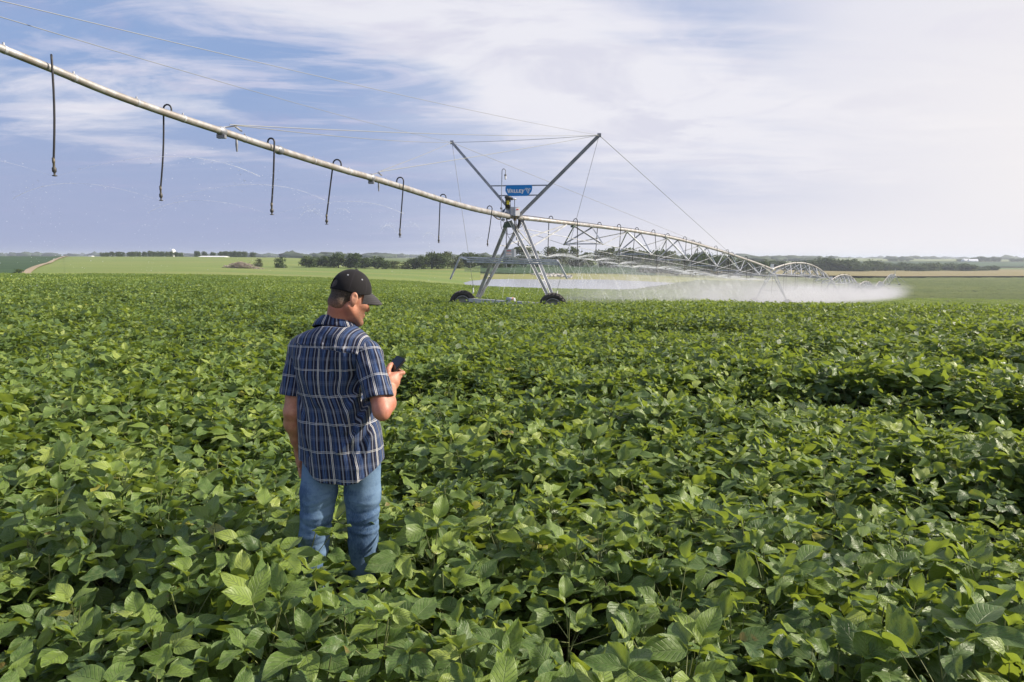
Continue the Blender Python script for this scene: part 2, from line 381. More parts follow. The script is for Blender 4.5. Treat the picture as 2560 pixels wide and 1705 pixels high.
# ------------------------------------------------------------------ trees
def leaf_mat(name, c1, c2, trans=.25):
    m = bpy.data.materials.new(name); m.use_nodes = True; t = NT(m.node_tree); b = t.n['Principled BSDF']; o = t.n['Material Output']
    a = t.new('ShaderNodeAttribute', attribute_name='rnd').outputs['Fac']; oi = t.new('ShaderNodeObjectInfo').outputs['Random']
    c = t.mix(t.math('MULTIPLY_ADD', oi, .5, t.math('MULTIPLY', a, .5)), c1, c2)
    t.put(b.inputs['Base Color'], c); b.inputs['Roughness'].default_value = .75; b.inputs['Specular IOR Level'].default_value = .2
    tr = t.new('ShaderNodeBsdfTranslucent'); t.put(tr.inputs[0], t.mix(.5, c, (.12, .18, .03)))
    mx = t.new('ShaderNodeMixShader'); mx.inputs[0].default_value = trans
    t.l.new(b.outputs[0], mx.inputs[1]); t.l.new(tr.outputs[0], mx.inputs[2]); t.l.new(mx.outputs[0], o.inputs[0])
    return m
M['tl1'] = leaf_mat('tree_leaves', (.046, .078, .026), (.088, .118, .036)); M['tl2'] = leaf_mat('olive_leaves', (.080, .105, .036), (.125, .140, .050))
M['bark'] = mat('bark', (.10, .08, .06), .9, var=.3)
def add_rnd(me, vals):
    a = me.attributes.new('rnd', 'FLOAT', 'POINT'); a.data.foreach_set('value', np.asarray(vals, np.float32))
def tree_mesh(name, h, w, nl, m, seed, leaf=.42, low=.12, shape=1.0):
    """crown of many leaf clumps in uneven lobes: unit height h, width w"""
    rg = np.random.default_rng(seed)
    nlobe = 13; lobes = []
    for i in range(nlobe):
        a = rg.random() * 6.283; r = (rg.random() ** .6) * w * .30; zc = h * (low + .06 + (.70 - low) * rg.random() ** 1.15)
        q = 1 - abs(zc / h - .5) * .75
        lobes.append((r * math.cos(a) * q, r * math.sin(a) * q, zc, w * (.17 + .12 * rg.random()) * q, h * (.14 + .10 * rg.random())))
    lobes.append((0, 0, h * (.55 + low * .3), w * .34, h * .36)); lobes.append((0, 0, h * (.25 + low), w * .36, h * .20)); lobes.append((0, 0, h * (.14 + low), w * .38, h * .15))
    V = []; Fc = []; rn = []
    cnt = 0
    while cnt < nl:
        L = lobes[rg.integers(len(lobes))]; d = rg.normal(size=3); d /= np.linalg.norm(d); rr = (rg.random() ** .35)
        p = np.array([L[0] + d[0] * L[3] * rr, L[1] + d[1] * L[3] * rr, L[2] + d[2] * L[4] * rr])
        if p[2] < h * low * .6 or p[2] > h: continue
        nn = d * np.array([1, 1, 1.2]) + rg.normal(size=3) * .6; nn /= np.linalg.norm(nn); q = np.cross(nn, rg.normal(size=3)); q /= np.linalg.norm(q); s = np.cross(nn, q)
        k = leaf * (.6 + .8 * rg.random())
        b = len(V); V += [p + q * k * .5, p + s * k * .42 + nn * k * .12, p - q * k * .5, p - s * k * .42 - nn * k * .1]; Fc.append((b, b + 1, b + 2, b + 3)); r_ = rg.random() * .7 + .3 * (p[2] / h); rn += [r_] * 4
        cnt += 1
    o = mesh_obj(name, np.array(V), np.array(Fc), m, link=False); add_rnd(o.data, rn); return o.data
def trunk_mesh(h, w, seed):
    mb = MB([M['bark']]); rg = random.Random(seed)
    mb.tube([(0, 0, -.4), (.05 * w, 0, h * .3), (0, .03 * w, h * .62)], [.05 * h * .5, .035 * h * .5, .012 * h], 7)
    for i in range(6):
        a = rg.random() * 6.28; z = h * (.2 + .35 * rg.random()); mb.tube([(0, 0, z), (math.cos(a) * w * .18, math.sin(a) * w * .18, z + h * .12), (math.cos(a) * w * .33, math.sin(a) * w * .33, z + h * .25)], [.014 * h, .009 * h, .004 * h], 5)
    me = bpy.data.meshes.new('trunk'); me.from_pydata(mb.v, [], mb.f); me.materials.append(M['bark']); return me
CR = [tree_mesh('crown', 1, 1.0, 1500, M['tl1'], 1, .075, .10), tree_mesh('crown', 1, .8, 1500, M['tl1'], 2, .07, .08), tree_mesh('crown', 1, 1.25, 1700, M['tl1'], 3, .075, .08),
      tree_mesh('crown', 1, 1.0, 1100, M['tl2'], 4, .07, .10), tree_mesh('crown', 1, 1.15, 1600, M['tl2'], 5, .075, .06), tree_mesh('crown', 1, 1.5, 1700, M['tl1'], 6, .085, .0)]
TR = [trunk_mesh(1, 1, i) for i in range(3)]
def plant_tree(name, px, top, base, wpx, Y, label, cat, group, kindi=None, trunk=True):
    kindi = RNG.integers(0, 5) if kindi is None else kindi
    p = at(px, base, Y); z0 = gz(p.x, Y); h = max(at(px, top, Y).z - z0, 1.0); w = wpx / F * Y * 1.12
    r = empty(name, (p.x, Y, z0 - .05)); tag(r, label, cat, group)
    c = bpy.data.objects.new('crown' if trunk else 'foliage', CR[kindi]); put(c, r); ww = {0: 1, 1: .8, 2: 1.25, 3: 1, 4: 1.15, 5: 1.5}[kindi]
    c.scale = (w / ww, w / ww * (.9 + .3 * RNG.random()), h * 1.13); c.rotation_euler = (0, 0, RNG.random() * 6.28)
    if trunk:
        k = bpy.data.objects.new('trunk', TR[RNG.integers(3)]); put(k, r); k.scale = (w, w, h)
    return r
ORD = 'first second third fourth fifth sixth seventh eighth ninth tenth eleventh twelfth thirteenth fourteenth fifteenth sixteenth seventeenth eighteenth nineteenth twentieth'.split()
ORD += ['twenty-' + o for o in ORD[:9]] + ['thirtieth'] + ['thirty-' + o for o in ORD[:9]] + ['fortieth'] + ['forty-' + o for o in ORD[:9]]
# windbreak on the meadow crest, left
xs = [256, 268, 281, 296, 306, 324, 334, 346, 362, 376, 386, 396, 406, 418, 428, 441, 451]; tops = [631, 630, 629, 628, 630, 630, 628, 628, 628, 627, 628, 627, 627, 628, 629, 630, 632]
for i, (x, tp) in enumerate(zip(xs, tops)):
    plant_tree('windbreak_tree', x, tp - 1, 642, 15, 735 + 14 * (i % 3), ORD[i] + ' dark tree from the left in the windbreak around the white dome', 'tree', 'trees of the windbreak on the meadow crest', int(RNG.integers(0, 3)))
xs = [493, 511, 532, 553, 566, 579, 589, 600, 611, 632]; tops = [626, 628, 629, 629, 628, 627, 626, 627, 627, 629]
for i, (x, tp) in enumerate(zip(xs, tops)):
    plant_tree('windbreak_tree', x, tp - 1, 643, 19 if i in (0, 9) else 17, 790 + 12 * (i % 2), ORD[i] + ' dark tree from the left behind the long white shed', 'tree', 'trees behind the long white shed', int(RNG.integers(0, 3)))
plant_tree('bush', 47, 671, 688, 27, 205, 'low dark bush at the near end of the dirt track', 'bush', None, 5, False)
plant_tree('bush', 647, 645, 668, 27, 372, 'round olive bush right behind the brush pile', 'bush', None, 4, False)
plant_tree('bush', 700, 641, 669, 42, 368, 'broad dark round bush alone between the brush pile and the tree line', 'bush', None, 5, False)
# tree line behind the man and the pond
TL = [(770, 640, 670, 42), (792, 642, 671, 34), (818, 638, 672, 36), (845, 629, 673, 36), (868, 645, 673, 30), (888, 632, 673, 34), (913, 642, 675, 34), (943, 640, 676, 40), (962, 650, 676, 26), (985, 654, 676, 30), (1012, 655, 677, 30),
      (1035, 646, 677, 34), (1058, 640, 677, 34), (1078, 626, 674, 28), (1100, 632, 676, 34), (1118, 631, 676, 32), (1143, 640, 675, 34), (1172, 631, 674, 40), (1205, 638, 673, 40), (1240, 643, 673, 38), (1275, 641, 673, 38),
      (1312, 622, 672, 54), (1345, 634, 671, 40), (1378, 624, 670, 40), (1405, 628, 670, 34), (1436, 623, 669, 44), (1468, 638, 669, 34), (1500, 632, 669, 38), (1532, 624, 669, 50), (1570, 627, 669, 40), (1600, 633, 670, 40)]
for i, (x, tp, bs, w) in enumerate(TL):
    Yt = float(np.interp(x, [760, 900, 1100, 1240, 1450, 1620], [395, 405, 425, 445, 478, 480])) + RNG.normal() * 6
    plant_tree('hedgerow_tree', x, tp - (7 if x > 1290 else 2), bs, w * 1.3, Yt, ORD[i] + ' tree from the left in the tree line beyond the meadow and pond', 'tree', 'trees of the line beyond the meadow and pond', int([3, 4, 3][i % 3] if x in (985, 1012, 1118, 1143, 1240) or x > 1300 else RNG.integers(0, 3)))
TL2 = [(1640, 622, 690, 54), (1672, 632, 695, 44), (1615, 660, 698, 46), (1650, 664, 699, 46), (1690, 662, 700, 46), (1730, 668, 700, 42), (1715, 638, 690, 44), (1748, 626, 690, 52), (1785, 634, 690, 44), (1818, 640, 690, 40), (1850, 648, 690, 40), (1880, 652, 690, 38), (1905, 650, 690, 44)]
for i, (x, tp, bs, w) in enumerate(sorted(TL2)):
    plant_tree('hedgerow_tree', x, tp - 4, bs, w * 1.3, 400 if tp > 655 else 440, ORD[i] + ' tree from the left of the clump behind the spraying span beyond the pond', 'tree', 'trees of the clump behind the spraying span', int(RNG.integers(2, 5)))
TL3 = [(1938, 655, 683, 40), (1975, 660, 690, 40), (2010, 654, 691, 54), (2040, 650, 692, 50), (2066, 643, 691, 52), (2095, 654, 691, 52), (2120, 648, 690, 50), (2150, 662, 689, 44), (2178, 651, 690, 40), (2205, 660, 688, 44), (2232, 664, 686, 40), (2262, 660, 685, 44), (2290, 664, 684, 40), (2325, 658, 683, 46), (2362, 662, 683, 46), (2392, 660, 682, 44), (2418, 664, 681, 40), (2452, 672, 682, 28), (2478, 668, 681, 30)]
for i, (x, tp, bs, w) in enumerate(TL3):
    plant_tree('wood_tree', x, tp - 5, bs, w * 1.45, 800 + 15 * (i % 4) if x > 2170 else 760, ORD[i] + ' tree from the left in the wood behind the tan corn', 'tree', 'trees of the wood behind the tan corn', int(RNG.integers(0, 3)))
TL4 = [(2226, 647, 653, 12), (2238, 646, 654, 14), (2252, 646, 654, 14), (2268, 648, 654, 10), (2398, 648, 655, 16), (2434, 643, 656, 20), (2452, 641, 656, 20), (2468, 643, 656, 18), (2484, 641, 655, 16), (2496, 645, 654, 12), (2530, 646, 654, 14), (2548, 646, 654, 20)]
for i, (x, tp, bs, w) in enumerate(TL4):
    plant_tree('farmstead_tree', x, tp - 1, bs, w * 1.2, 1750, ORD[i] + ' small tree from the left around the farmsteads on the far right ridge', 'tree', 'trees of the far farmsteads', int(RNG.integers(0, 3)), False)

# far woods along the horizon: one mass
V = []; Fc = []
ico = bmesh.new(); bmesh.ops.create_icosphere(ico, subdivisions=2, radius=1); iv = np.array([v.co[:] for v in ico.verts]); fi = np.array([[v.index for v in f.verts] for f in ico.faces])
rg = np.random.default_rng(5); nb = 0
for k in range(2600):
    px = rg.uniform(-300, 2900); Y = rg.choice([1300, 1900, 2600, 3400, 4600, 6000]) * rg.uniform(.92, 1.08)
    if Y < 2000 and (px < 640 or px > 2080): continue
    if mnoise.noise(Vector((px * .006, Y * .002, 0))) < (-.05 if Y > 2400 else .08): continue
    x = xlos(px, Y); z = gz(x, Y) - max(Y - 3000, 0) * .0005; s = rg.uniform(5, 9) * (1 + Y / 9000)
    v = iv * np.array([s * rg.uniform(1.4, 4), s * 1.2, s * rg.uniform(.6, 1.1)]) * (1 + .18 * rg.normal(size=(len(iv), 1))) + [x, Y, z + s * .4]
    V.append(v); Fc.append(fi + nb); nb += len(iv)
tag(mesh_obj('distant_woods', np.concatenate(V), np.concatenate(Fc), mat('distant_woods', (.045, .07, .03), .9, var=.4, vscale=.05)), 'low dark woods scattered along the whole horizon', 'woods', kind='stuff')

# ------------------------------------------------------------------ farm buildings and other small far things
def hip_shed(name, px, base, Y, wpx, wallpx, roofpx, depth, mw, mr, label, cat, rz=0.0):
    p = at(px, base, Y); z0 = gz(p.x, Y) - .5; w = wpx / F * Y; hw = wallpx / F * Y + .5; hr = roofpx / F * Y
    r = empty(name, (p.x, Y, z0)); r.rotation_euler = (0, 0, rz); tag(r, label, cat)
    mb = MB([mw]); mb.box((0, 0, hw / 2), w, depth, hw)
    mb.raw([(-w / 2, -depth / 2, hw), (-w / 2, depth / 2, hw), (-w / 2, 0, hw + hr), (w / 2, -depth / 2, hw), (w / 2, depth / 2, hw), (w / 2, 0, hw + hr)], [(0, 2, 1), (3, 4, 5)]); mb.build('wall', r)
    rf = MB([mr]); e = depth / 2 + .5; o_ = w / 2 + .5; dz = hr / (depth / 2) * .5
    rf.raw([(-o_, -e, hw - dz + .1), (o_, -e, hw - dz + .1), (o_, 0, hw + hr + .1), (-o_, 0, hw + hr + .1), (-o_, e, hw - dz + .1), (o_, e, hw - dz + .1)], [(0, 1, 2, 3), (3, 2, 5, 4)]); rf.build('roof', r)
    for q in (-.3, .2): dr = MB([M['grey']]); dr.box((w * q, -depth / 2 - .03, hw * .35), min(3.5, w * .12), .06, hw * .7); dr.build('door', r)
    return r
hip_shed('white_shed', 536, 643, 745, 62, 2.2, 2.0, 16, M['white'], M['white'], 'long low white shed on the meadow crest in front of the trees', 'shed')
hip_shed('white_building', 228, 641, 1500, 9, 1.6, 1.4, 12, M['white'], M['grey'], 'tiny white building on the skyline left of the windbreak', 'building')
hip_shed('farmhouse', 2412, 657, 1720, 13, 5, 4, 12, M['white'], M['grey'], 'pale farmhouse on the far right ridge left of the white barn', 'house', .2)
hip_shed('barn', 2432, 657.5, 1700, 19, 4.5, 4.5, 14, M['white'], M['white'], 'white barn with a gabled roof on the far right ridge', 'barn', -.3)
hip_shed('farmhouse', 2303, 666, 1180, 9, 3, 2, 9, M['white'], M['grey'], 'small white house half hidden in the wood behind the corn', 'house')
p = at(400, 636, 770); r = empty('storage_dome', (p.x, 800, gz(p.x, 800))); tag(r, 'round white dome rising above the windbreak trees', 'storage dome')
zt = at(400, 622, 800).z - gz(p.x, 800); mb = MB([M['white']]); R0 = 2.6; mb.lathe((0, 0, 0), (0, 0, 1), [(0, R0), (zt - R0, R0)] + [(zt - R0 + R0 * math.sin(a), R0 * math.cos(a)) for a in np.linspace(.01, 1.57, 9)], 28); mb.build('shell', r)
# twin blue silos
for j, (px, lab) in enumerate(((1574, 'dark blue grain silo above the tree line, left one of the pair'), (1583, 'dark blue grain silo above the tree line, right one of the pair'))):
    p = at(px, 640, 640); z0 = gz(p.x, 640); zt = at(px, 622, 640).z - z0; r = empty('grain_silo', (p.x, 640 + j, z0)); tag(r, lab, 'silo', 'twin blue silos')
    mb = MB([mat('silo_blue', (.035, .05, .09), .5, .3)]); mb.lathe((0, 0, 0), (0, 0, 1), [(0, 1.65), (zt, 1.65)], 24); mb.build('shell', r)
    mb = MB([M['grey']]); mb.lathe((0, 0, zt), (0, 0, 1), [(0, 1.7), (.35, 1.5), (.75, .9), (.9, .05)], 24); mb.build('roof', r)
# brush pile
p = at(598, 678, 300); mb = MB([mat('dead_wood', (.42, .34, .30), .9, color2=(.22, .18, .15), vscale=.6)]); rg = random.Random(4)
z0 = gz(p.x, 330); Yb = 330.0; hw = 55 / F * Yb
for k in range(420):
    q = rg.gauss(0, .38); q = max(-1, min(1.1, q)); x = q * hw; hmax = 3.6 * max(.15, 1 - abs(q) ** 1.6) * rg.random() ** .7
    a = rg.random() * 3.14; L = rg.uniform(1.2, 3.8); tl = rg.gauss(0, .35)
    c = Vector((x, rg.gauss(0, 1.6), hmax)); d = Vector((math.cos(a) * math.cos(tl), math.sin(a) * .6, math.sin(tl))) * L / 2
    mb.tube([c - d, c + Vector((rg.gauss(0, .12), 0, rg.gauss(0, .12))), c + d], [rg.uniform(.06, .16), .09, .03], 4)
bp = mb.build('brush_pile'); bp.location = (xlos(600, Yb), Yb, z0); tag(bp, 'heap of grey dead branches on the meadow left of two bushes', 'brush pile')
mb = MB([M['bark']])
rp = MB([mat('riprap', (.52, .50, .47), .9, color2=(.36, .34, .31), vscale=.4)]); rg = random.Random(9)
for k in range(150):
    u_ = rg.random(); px = 1338 + 92 * u_ + rg.gauss(0, 4); Y = 352 - 18 * u_ + rg.gauss(0, 4); x = xlos(px, Y); z = gz(x, Y) + .55; s = rg.uniform(.4, 1.0)
    rp.box((x, Y, z), s * 1.6, s, s * .8, Matrix.Rotation(rg.random() * 3, 3, 'Z') @ Matrix.Rotation(rg.gauss(0, .4), 3, 'X'))
tag(rp.build('riprap_rubble'), 'pale broken rocks dumped on the bank behind the pond', 'rubble', kind='stuff')

# haze
hz = bpy.data.materials.new('haze'); hz.use_nodes = True; t = NT(hz.node_tree); t.n.clear(); o_ = t.new('ShaderNodeOutputMaterial')
pv = t.new('ShaderNodeVolumePrincipled'); pv.inputs['Color'].default_value = (.80, .88, 1, 1); pv.inputs['Density'].default_value = HAZE; pv.inputs['Anisotropy'].default_value = .2
t.l.new(pv.outputs[0], o_.inputs['Volume'])
mb = MB([hz]); mb.box((0, 5700, -12), 24000, 11900, 76); h = mb.build('haze'); tag(h, kind='stuff'); h['label'] = 'thin pale haze over the distant farmland'
# ------------------------------------------------------------------ soybeans
MAN = Vector((-0.86, 3.30, 0))
def bean_leaf_mat():
    m = bpy.data.materials.new('soybean_leaf'); m.use_nodes = True; t = NT(m.node_tree); b = t.n['Principled BSDF']; o = t.n['Material Output']
    rnd = t.new('ShaderNodeAttribute', attribute_name='rnd').outputs['Fac']
    rn2 = t.new('ShaderNodeAttribute', attribute_name='rn2').outputs['Fac']
    oi = t.new('ShaderNodeObjectInfo').outputs['Random']
    uv = t.new('ShaderNodeUVMap', uv_map='UVMap').outputs[0]; sp = t.new('ShaderNodeSeparateXYZ'); t.l.new(uv, sp.inputs[0])
    a = t.math('ABSOLUTE', t.math('SUBTRACT', sp.outputs[0], .5))       # 0 midrib .. .5 edge
    s = sp.outputs[1]
    mid = t.mapr(a, .006, .028, 1, 0)
    ph = t.math('FRACT', t.math('MULTIPLY', t.math('SUBTRACT', s, t.math('MULTIPLY', a, .62)), 8.0))
    side = t.mapr(t.math('ABSOLUTE', t.math('SUBTRACT', ph, .5)), .05, .15, 1, 0)
    side = t.math('MULTIPLY', side, t.mapr(a, .46, .3, .15, 1))
    edge = t.mapr(a, .465, .495, 0, 1)
    vein = t.math('MAXIMUM', mid, t.math('MULTIPLY', side, .55)); vein = t.math('MAXIMUM', vein, t.math('MULTIPLY', edge, .6))
    co = t.new('ShaderNodeTexCoord').outputs['Object']
    mot = t.noise(co, 55, 5, .65); mot2 = t.noise(co, 9, 3, .5)
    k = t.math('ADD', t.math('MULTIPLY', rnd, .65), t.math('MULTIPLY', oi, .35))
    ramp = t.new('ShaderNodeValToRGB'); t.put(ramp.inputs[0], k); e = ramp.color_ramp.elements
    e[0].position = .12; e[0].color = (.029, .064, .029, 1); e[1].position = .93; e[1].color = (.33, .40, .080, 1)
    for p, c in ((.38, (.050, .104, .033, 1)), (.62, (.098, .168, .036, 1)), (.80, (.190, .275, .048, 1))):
        x = e.new(p); x.color = c
    c = t.mix(t.mapr(mot, .42, .62, 0, .5), ramp.outputs[0], t.mix(.5, ramp.outputs[0], (.26, .33, .13)))
    c = t.mix(t.mapr(rn2, .985, .992), c, (.34, .32, .05))               # a few yellowed leaflets
    c = t.mix(t.math('MULTIPLY', t.mapr(mot2, .68, .74), t.mapr(rn2, .6, .9)), c, (.20, .15, .05))
    c = t.mix(t.math('MULTIPLY', vein, .7), c, (.22, .30, .11))
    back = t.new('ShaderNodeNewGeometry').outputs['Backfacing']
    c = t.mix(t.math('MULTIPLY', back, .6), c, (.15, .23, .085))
    t.put(b.inputs['Base Color'], c); t.put(b.inputs['Roughness'], t.mapr(mot, .3, .7, .34, .56)); b.inputs['Specular IOR Level'].default_value = .40
    b.inputs['Sheen Weight'].default_value = .04; b.inputs['Sheen Roughness'].default_value = .4
    hgt = t.math('SUBTRACT', t.math('MULTIPLY', t.noise(co, 140, 3, .6), .35), t.math('MULTIPLY', t.math('MAXIMUM', mid, side), .8))
    bn = t.new('ShaderNodeBump', i_Strength=1.0, i_Distance=.004); t.put(bn.inputs['Height'], hgt); t.put(b.inputs['Normal'], bn)
    tr = t.new('ShaderNodeBsdfTranslucent'); t.put(tr.inputs[0], t.mix(.75, c, (.40, .50, .035)))
    mx = t.new('ShaderNodeMixShader'); mx.inputs[0].default_value = .33
    t.l.new(b.outputs[0], mx.inputs[1]); t.l.new(tr.outputs[0], mx.inputs[2]); t.l.new(mx.outputs[0], o.inputs[0])
    return m
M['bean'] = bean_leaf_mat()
M['stem'] = mat('soybean_stem', (.17, .20, .07), .7, var=.35, vscale=6)

def leaflet(rg, L, Wd, ns, nt):
    """a soybean leaflet in its own frame: base at 0, tip along +x; returns verts, quads, uv"""
    s = np.linspace(0, 1, ns + 1); t_ = np.linspace(-1, 1, nt + 1); S, T = np.meshgrid(s, t_, indexing='ij')
    prof = (S ** .52) * ((1 - S) ** .88) * 1.98
    if ns <= 2: prof = np.where(S == 1, 0, np.where(S == 0, .05, 1))
    w = Wd / 2 * prof
    fold = rg.uniform(-.15, .55); curl = rg.uniform(-.1, .55); twist = rg.normal() * .25
    x = L * S; y = T * w; z = np.abs(T) * w * fold - L * curl * S ** 2 * .6 + L * .16 * S + rg.normal() * .004
    if ns > 2: z = z + .010 * np.sin(S * 9 + T * 3 + rg.random() * 6) * np.abs(T) * rg.uniform(.3, 1.2)
    y2 = y * np.cos(twist * S) - z * np.sin(twist * S); z2 = y * np.sin(twist * S) + z * np.cos(twist * S)
    v = np.stack([x, y2, z2], -1).reshape(-1, 3); idx = np.arange((ns + 1) * (nt + 1)).reshape(ns + 1, nt + 1)
    q = np.stack([idx[:-1, :-1], idx[1:, :-1], idx[1:, 1:], idx[:-1, 1:]], -1).reshape(-1, 4)
    uv = np.stack([T * .5 + .5, S], -1).reshape(-1, 2)
    return v, q, uv
def rot_zyx(az, pit, roll):
    ca, sa, cp_, sp_, cr, sr = math.cos(az), math.sin(az), math.cos(pit), math.sin(pit), math.cos(roll), math.sin(roll)
    Rz = np.array([[ca, -sa, 0], [sa, ca, 0], [0, 0, 1]]); Ry = np.array([[cp_, 0, -sp_], [0, 1, 0], [sp_, 0, cp_]]); Rx = np.array([[1, 0, 0], [0, cr, -sr], [0, sr, cr]])
    return Rz @ Ry @ Rx
class Bean:
    def __init__(s): s.V = []; s.Q = []; s.U = []; s.r = []; s.r2 = []; s.mi = []; s.n = 0
    def addp(s, v, q, uv, r, r2, m):
        s.V.append(v); s.Q.append(q + s.n); s.U.append(uv); s.r.append(np.full(len(v), r)); s.r2.append(np.full(len(v), r2)); s.mi.append(np.full(len(q), m)); s.n += len(v)
    def twig(s, a, b, r0, r1, bow=.0, n=4, seg=3):
        a = np.array(a); b = np.array(b); mid = (a + b) / 2 + [0, 0, bow]; d = b - a; e1 = np.cross(d, [0, .3, 1]); e1 /= np.linalg.norm(e1) + 1e-9; e2 = np.cross(e1, d); e2 /= np.linalg.norm(e2) + 1e-9
        vs = []
        for i in range(seg + 1):
            k = i / seg; c = a * (1 - k) ** 2 + 2 * k * (1 - k) * mid + b * k * k; rr = r0 * (1 - k) + r1 * k
            for j in range(n): th = 6.283 * j / n; vs.append(c + (e1 * math.cos(th) + e2 * math.sin(th)) * rr)
        q = [[i * n + j, i * n + (j + 1) % n, (i + 1) * n + (j + 1) % n, (i + 1) * n + j] for i in range(seg) for j in range(n)]
        s.addp(np.array(vs), np.array(q), np.zeros((len(vs), 2)), .5, 0, 1)
    def plant(s, rg, base, H, ntri, ns, nt, leafk=1.0, stems=True, spread=1.0):
        lean = rg.normal(size=2) * .04
        for i in range(ntri):
            hz = H * (1 - .62 * (i / ntri) ** 1.25) * rg.uniform(.93, 1.03) - .10
            az = i * 2.4 + rg.normal() * .5; Lp = rg.uniform(.10, .26) * spread; up = rg.uniform(.25, 1.15) if i > 1 else rg.uniform(.9, 1.4)
            st = np.array([base[0] + lean[0] * hz / H, base[1] + lean[1] * hz / H, max(hz - Lp * math.sin(up), .05)])
            d = np.array([math.cos(az) * math.cos(up), math.sin(az) * math.cos(up), math.sin(up)]); tip = st + d * Lp
            if stems: s.twig(st, tip, .0022, .0016, rg.uniform(-.01, .02), 3, 2)
            L = rg.uniform(.088, .142) * leafk * (1.0 if i > 1 else .8); r0 = rg.random(); 
            tilt = rg.normal() * .35; tz = rg.normal() * .35
            young = i < 2
            for j in range(3):
                a2 = az + (0, 1.35, -1.35)[j] + rg.normal() * .22
                off = d * .022 if j == 0 else 0
                pit = rg.normal() * .32 - .02 + (.35 if young else 0); roll = rg.normal() * .42
                if rg.random() < .12: roll += rg.choice([-1, 1]) * 1.0
                v, q, uv = leaflet(rg, L * rg.uniform(.85, 1.1), L * rg.uniform(.62, .80), ns, nt)
                v = v @ rot_zyx(a2, pit, roll).T
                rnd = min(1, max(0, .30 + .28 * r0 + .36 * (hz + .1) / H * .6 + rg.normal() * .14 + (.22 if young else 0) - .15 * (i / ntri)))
                s.addp(v + tip + off, q, uv, rnd, rg.random(), 0)
        if stems:
            s.twig((base[0], base[1], 0), (base[0] + lean[0], base[1] + lean[1], H * .88), .0045, .0025, 0, 5, 3)
    def mesh(s, name):
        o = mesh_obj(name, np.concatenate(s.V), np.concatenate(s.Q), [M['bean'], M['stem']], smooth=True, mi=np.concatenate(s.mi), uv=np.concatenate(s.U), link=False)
        for nm, a in (('rnd', s.r), ('rn2', s.r2)):
            at_ = o.data.attributes.new(nm, 'FLOAT', 'POINT'); at_.data.foreach_set('value', np.concatenate(a).astype(np.float32))
        return o
lib = bpy.data.collections.new('soybean_library')
NA, NB, NC = 9, 8, 4
for i in range(NA):
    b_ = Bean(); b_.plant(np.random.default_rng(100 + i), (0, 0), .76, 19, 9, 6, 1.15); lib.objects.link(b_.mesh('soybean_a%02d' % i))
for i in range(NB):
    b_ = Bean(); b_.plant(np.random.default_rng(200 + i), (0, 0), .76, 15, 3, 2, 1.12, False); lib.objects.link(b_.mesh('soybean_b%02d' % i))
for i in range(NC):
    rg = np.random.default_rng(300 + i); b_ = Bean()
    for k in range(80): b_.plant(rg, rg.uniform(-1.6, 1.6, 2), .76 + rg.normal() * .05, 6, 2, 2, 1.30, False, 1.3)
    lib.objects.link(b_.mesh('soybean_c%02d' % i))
def cnoise(x, y, s, seed=0.0):
    return np.array([mnoise.noise(Vector((a * s, b * s, seed))) for a, b in zip(x, y)])
def dips(x, y):
    """uneven canopy: shallow troughs running roughly across the view, slanting away to the left"""
    a = R(-14); p = x * math.cos(a) + y * math.sin(a); q = -x * math.sin(a) + y * math.cos(a)
    n = cnoise(p * .22, q * .85, 1.0, 3.1); n2 = cnoise(x, y, .9, 8.0)
    br = 0 * x
    for (x0, y0, k, amp, w) in ((1.5, 18.5, -.50, .50, .95), (1.8, 12.9, -.78, .52, .75), (1.4, 7.6, -.48, .42, .42), (3.0, 27, -.35, .52, 1.5), (-9, 22, -.12, .46, .9), (4.5, 5.2, -.45, .35, .28)):
        d = (y - (y0 + k * (x - x0))) / math.sqrt(1 + k * k) + .35 * np.sin(x * .8 + y0); on = np.clip((x - x0) / 2.0 + .6, 0, 1) if x0 > 0 else np.clip(1 - np.abs(x - x0) / 6, 0, 1)
        br = br - amp * on * np.exp(-(d / w) ** 2) + amp * .22 * on * np.exp(-((d - 1.7 * w) / w) ** 2)
    return br + (np.clip(n * .85, -.36, .12) * np.clip((np.hypot(x, y) - 3) / 3, .35, 1) + n2 * .10)
bean_far = lambda x, y: np.interp(1280 + x / np.maximum(y, .1) * F, [-600, 0, 450, 700, 1000, 1230, 1560, 1750, 1930, 2200, 3300], [122, 122, 127, 140, 152, 196, 210, 318, 338, 506, 512])
def jit(x0, x1, y0, y1, dens):
    c = dens ** -.5; a, b = np.meshgrid(np.arange(x0, x1, c), np.arange(y0, y1, c)); a = a.ravel(); b = b.ravel()      # stratified: no bald spots
    return a + RNG.uniform(-.55, .55, a.size) * c, b + RNG.uniform(-.55, .55, a.size) * c
pts = []; 
def put_beans(x, y, base, nvar, smin, smax, sink=0.0):
    keep = y < bean_far(x, y) - 1
    x, y = x[keep], y[keep]
    hgt = dips(x, y) if base < 1000 else 0 * x
    fade = np.clip((70 - y) / 40, .35, 1) if base == NA + NB else 1
    # the gap where the man stands
    dm = np.minimum(np.sqrt(((x - MAN.x - .02) / .27) ** 2 + ((y - 3.29) / .27) ** 2), np.sqrt(((x - MAN.x + .08) / .19) ** 2 + ((y - 3.12) / .32) ** 2))
    k = dm > 1; x, y, hgt, dm = x[k], y[k], hgt[k], dm[k]
    if hasattr(fade, '__len__'): fade = fade[k]
    sc = (1 + hgt * 1.15 * fade) * RNG.uniform(smin, smax, len(x)) * np.where(dm < 3, 1.04, 1.0)
    z = ground_z(x, y) - sink
    ang = RNG.uniform(0, 6.283, len(x)); tx = RNG.normal(size=len(x)) * .10; ty = .14 + RNG.normal(size=len(x)) * .12
    if base == NA + NB: tx *= 0; ty *= 0
    vi = base + RNG.integers(0, nvar, len(x))
    pts.append(np.stack([x, y, z, tx, ty, ang, sc, vi], 1))
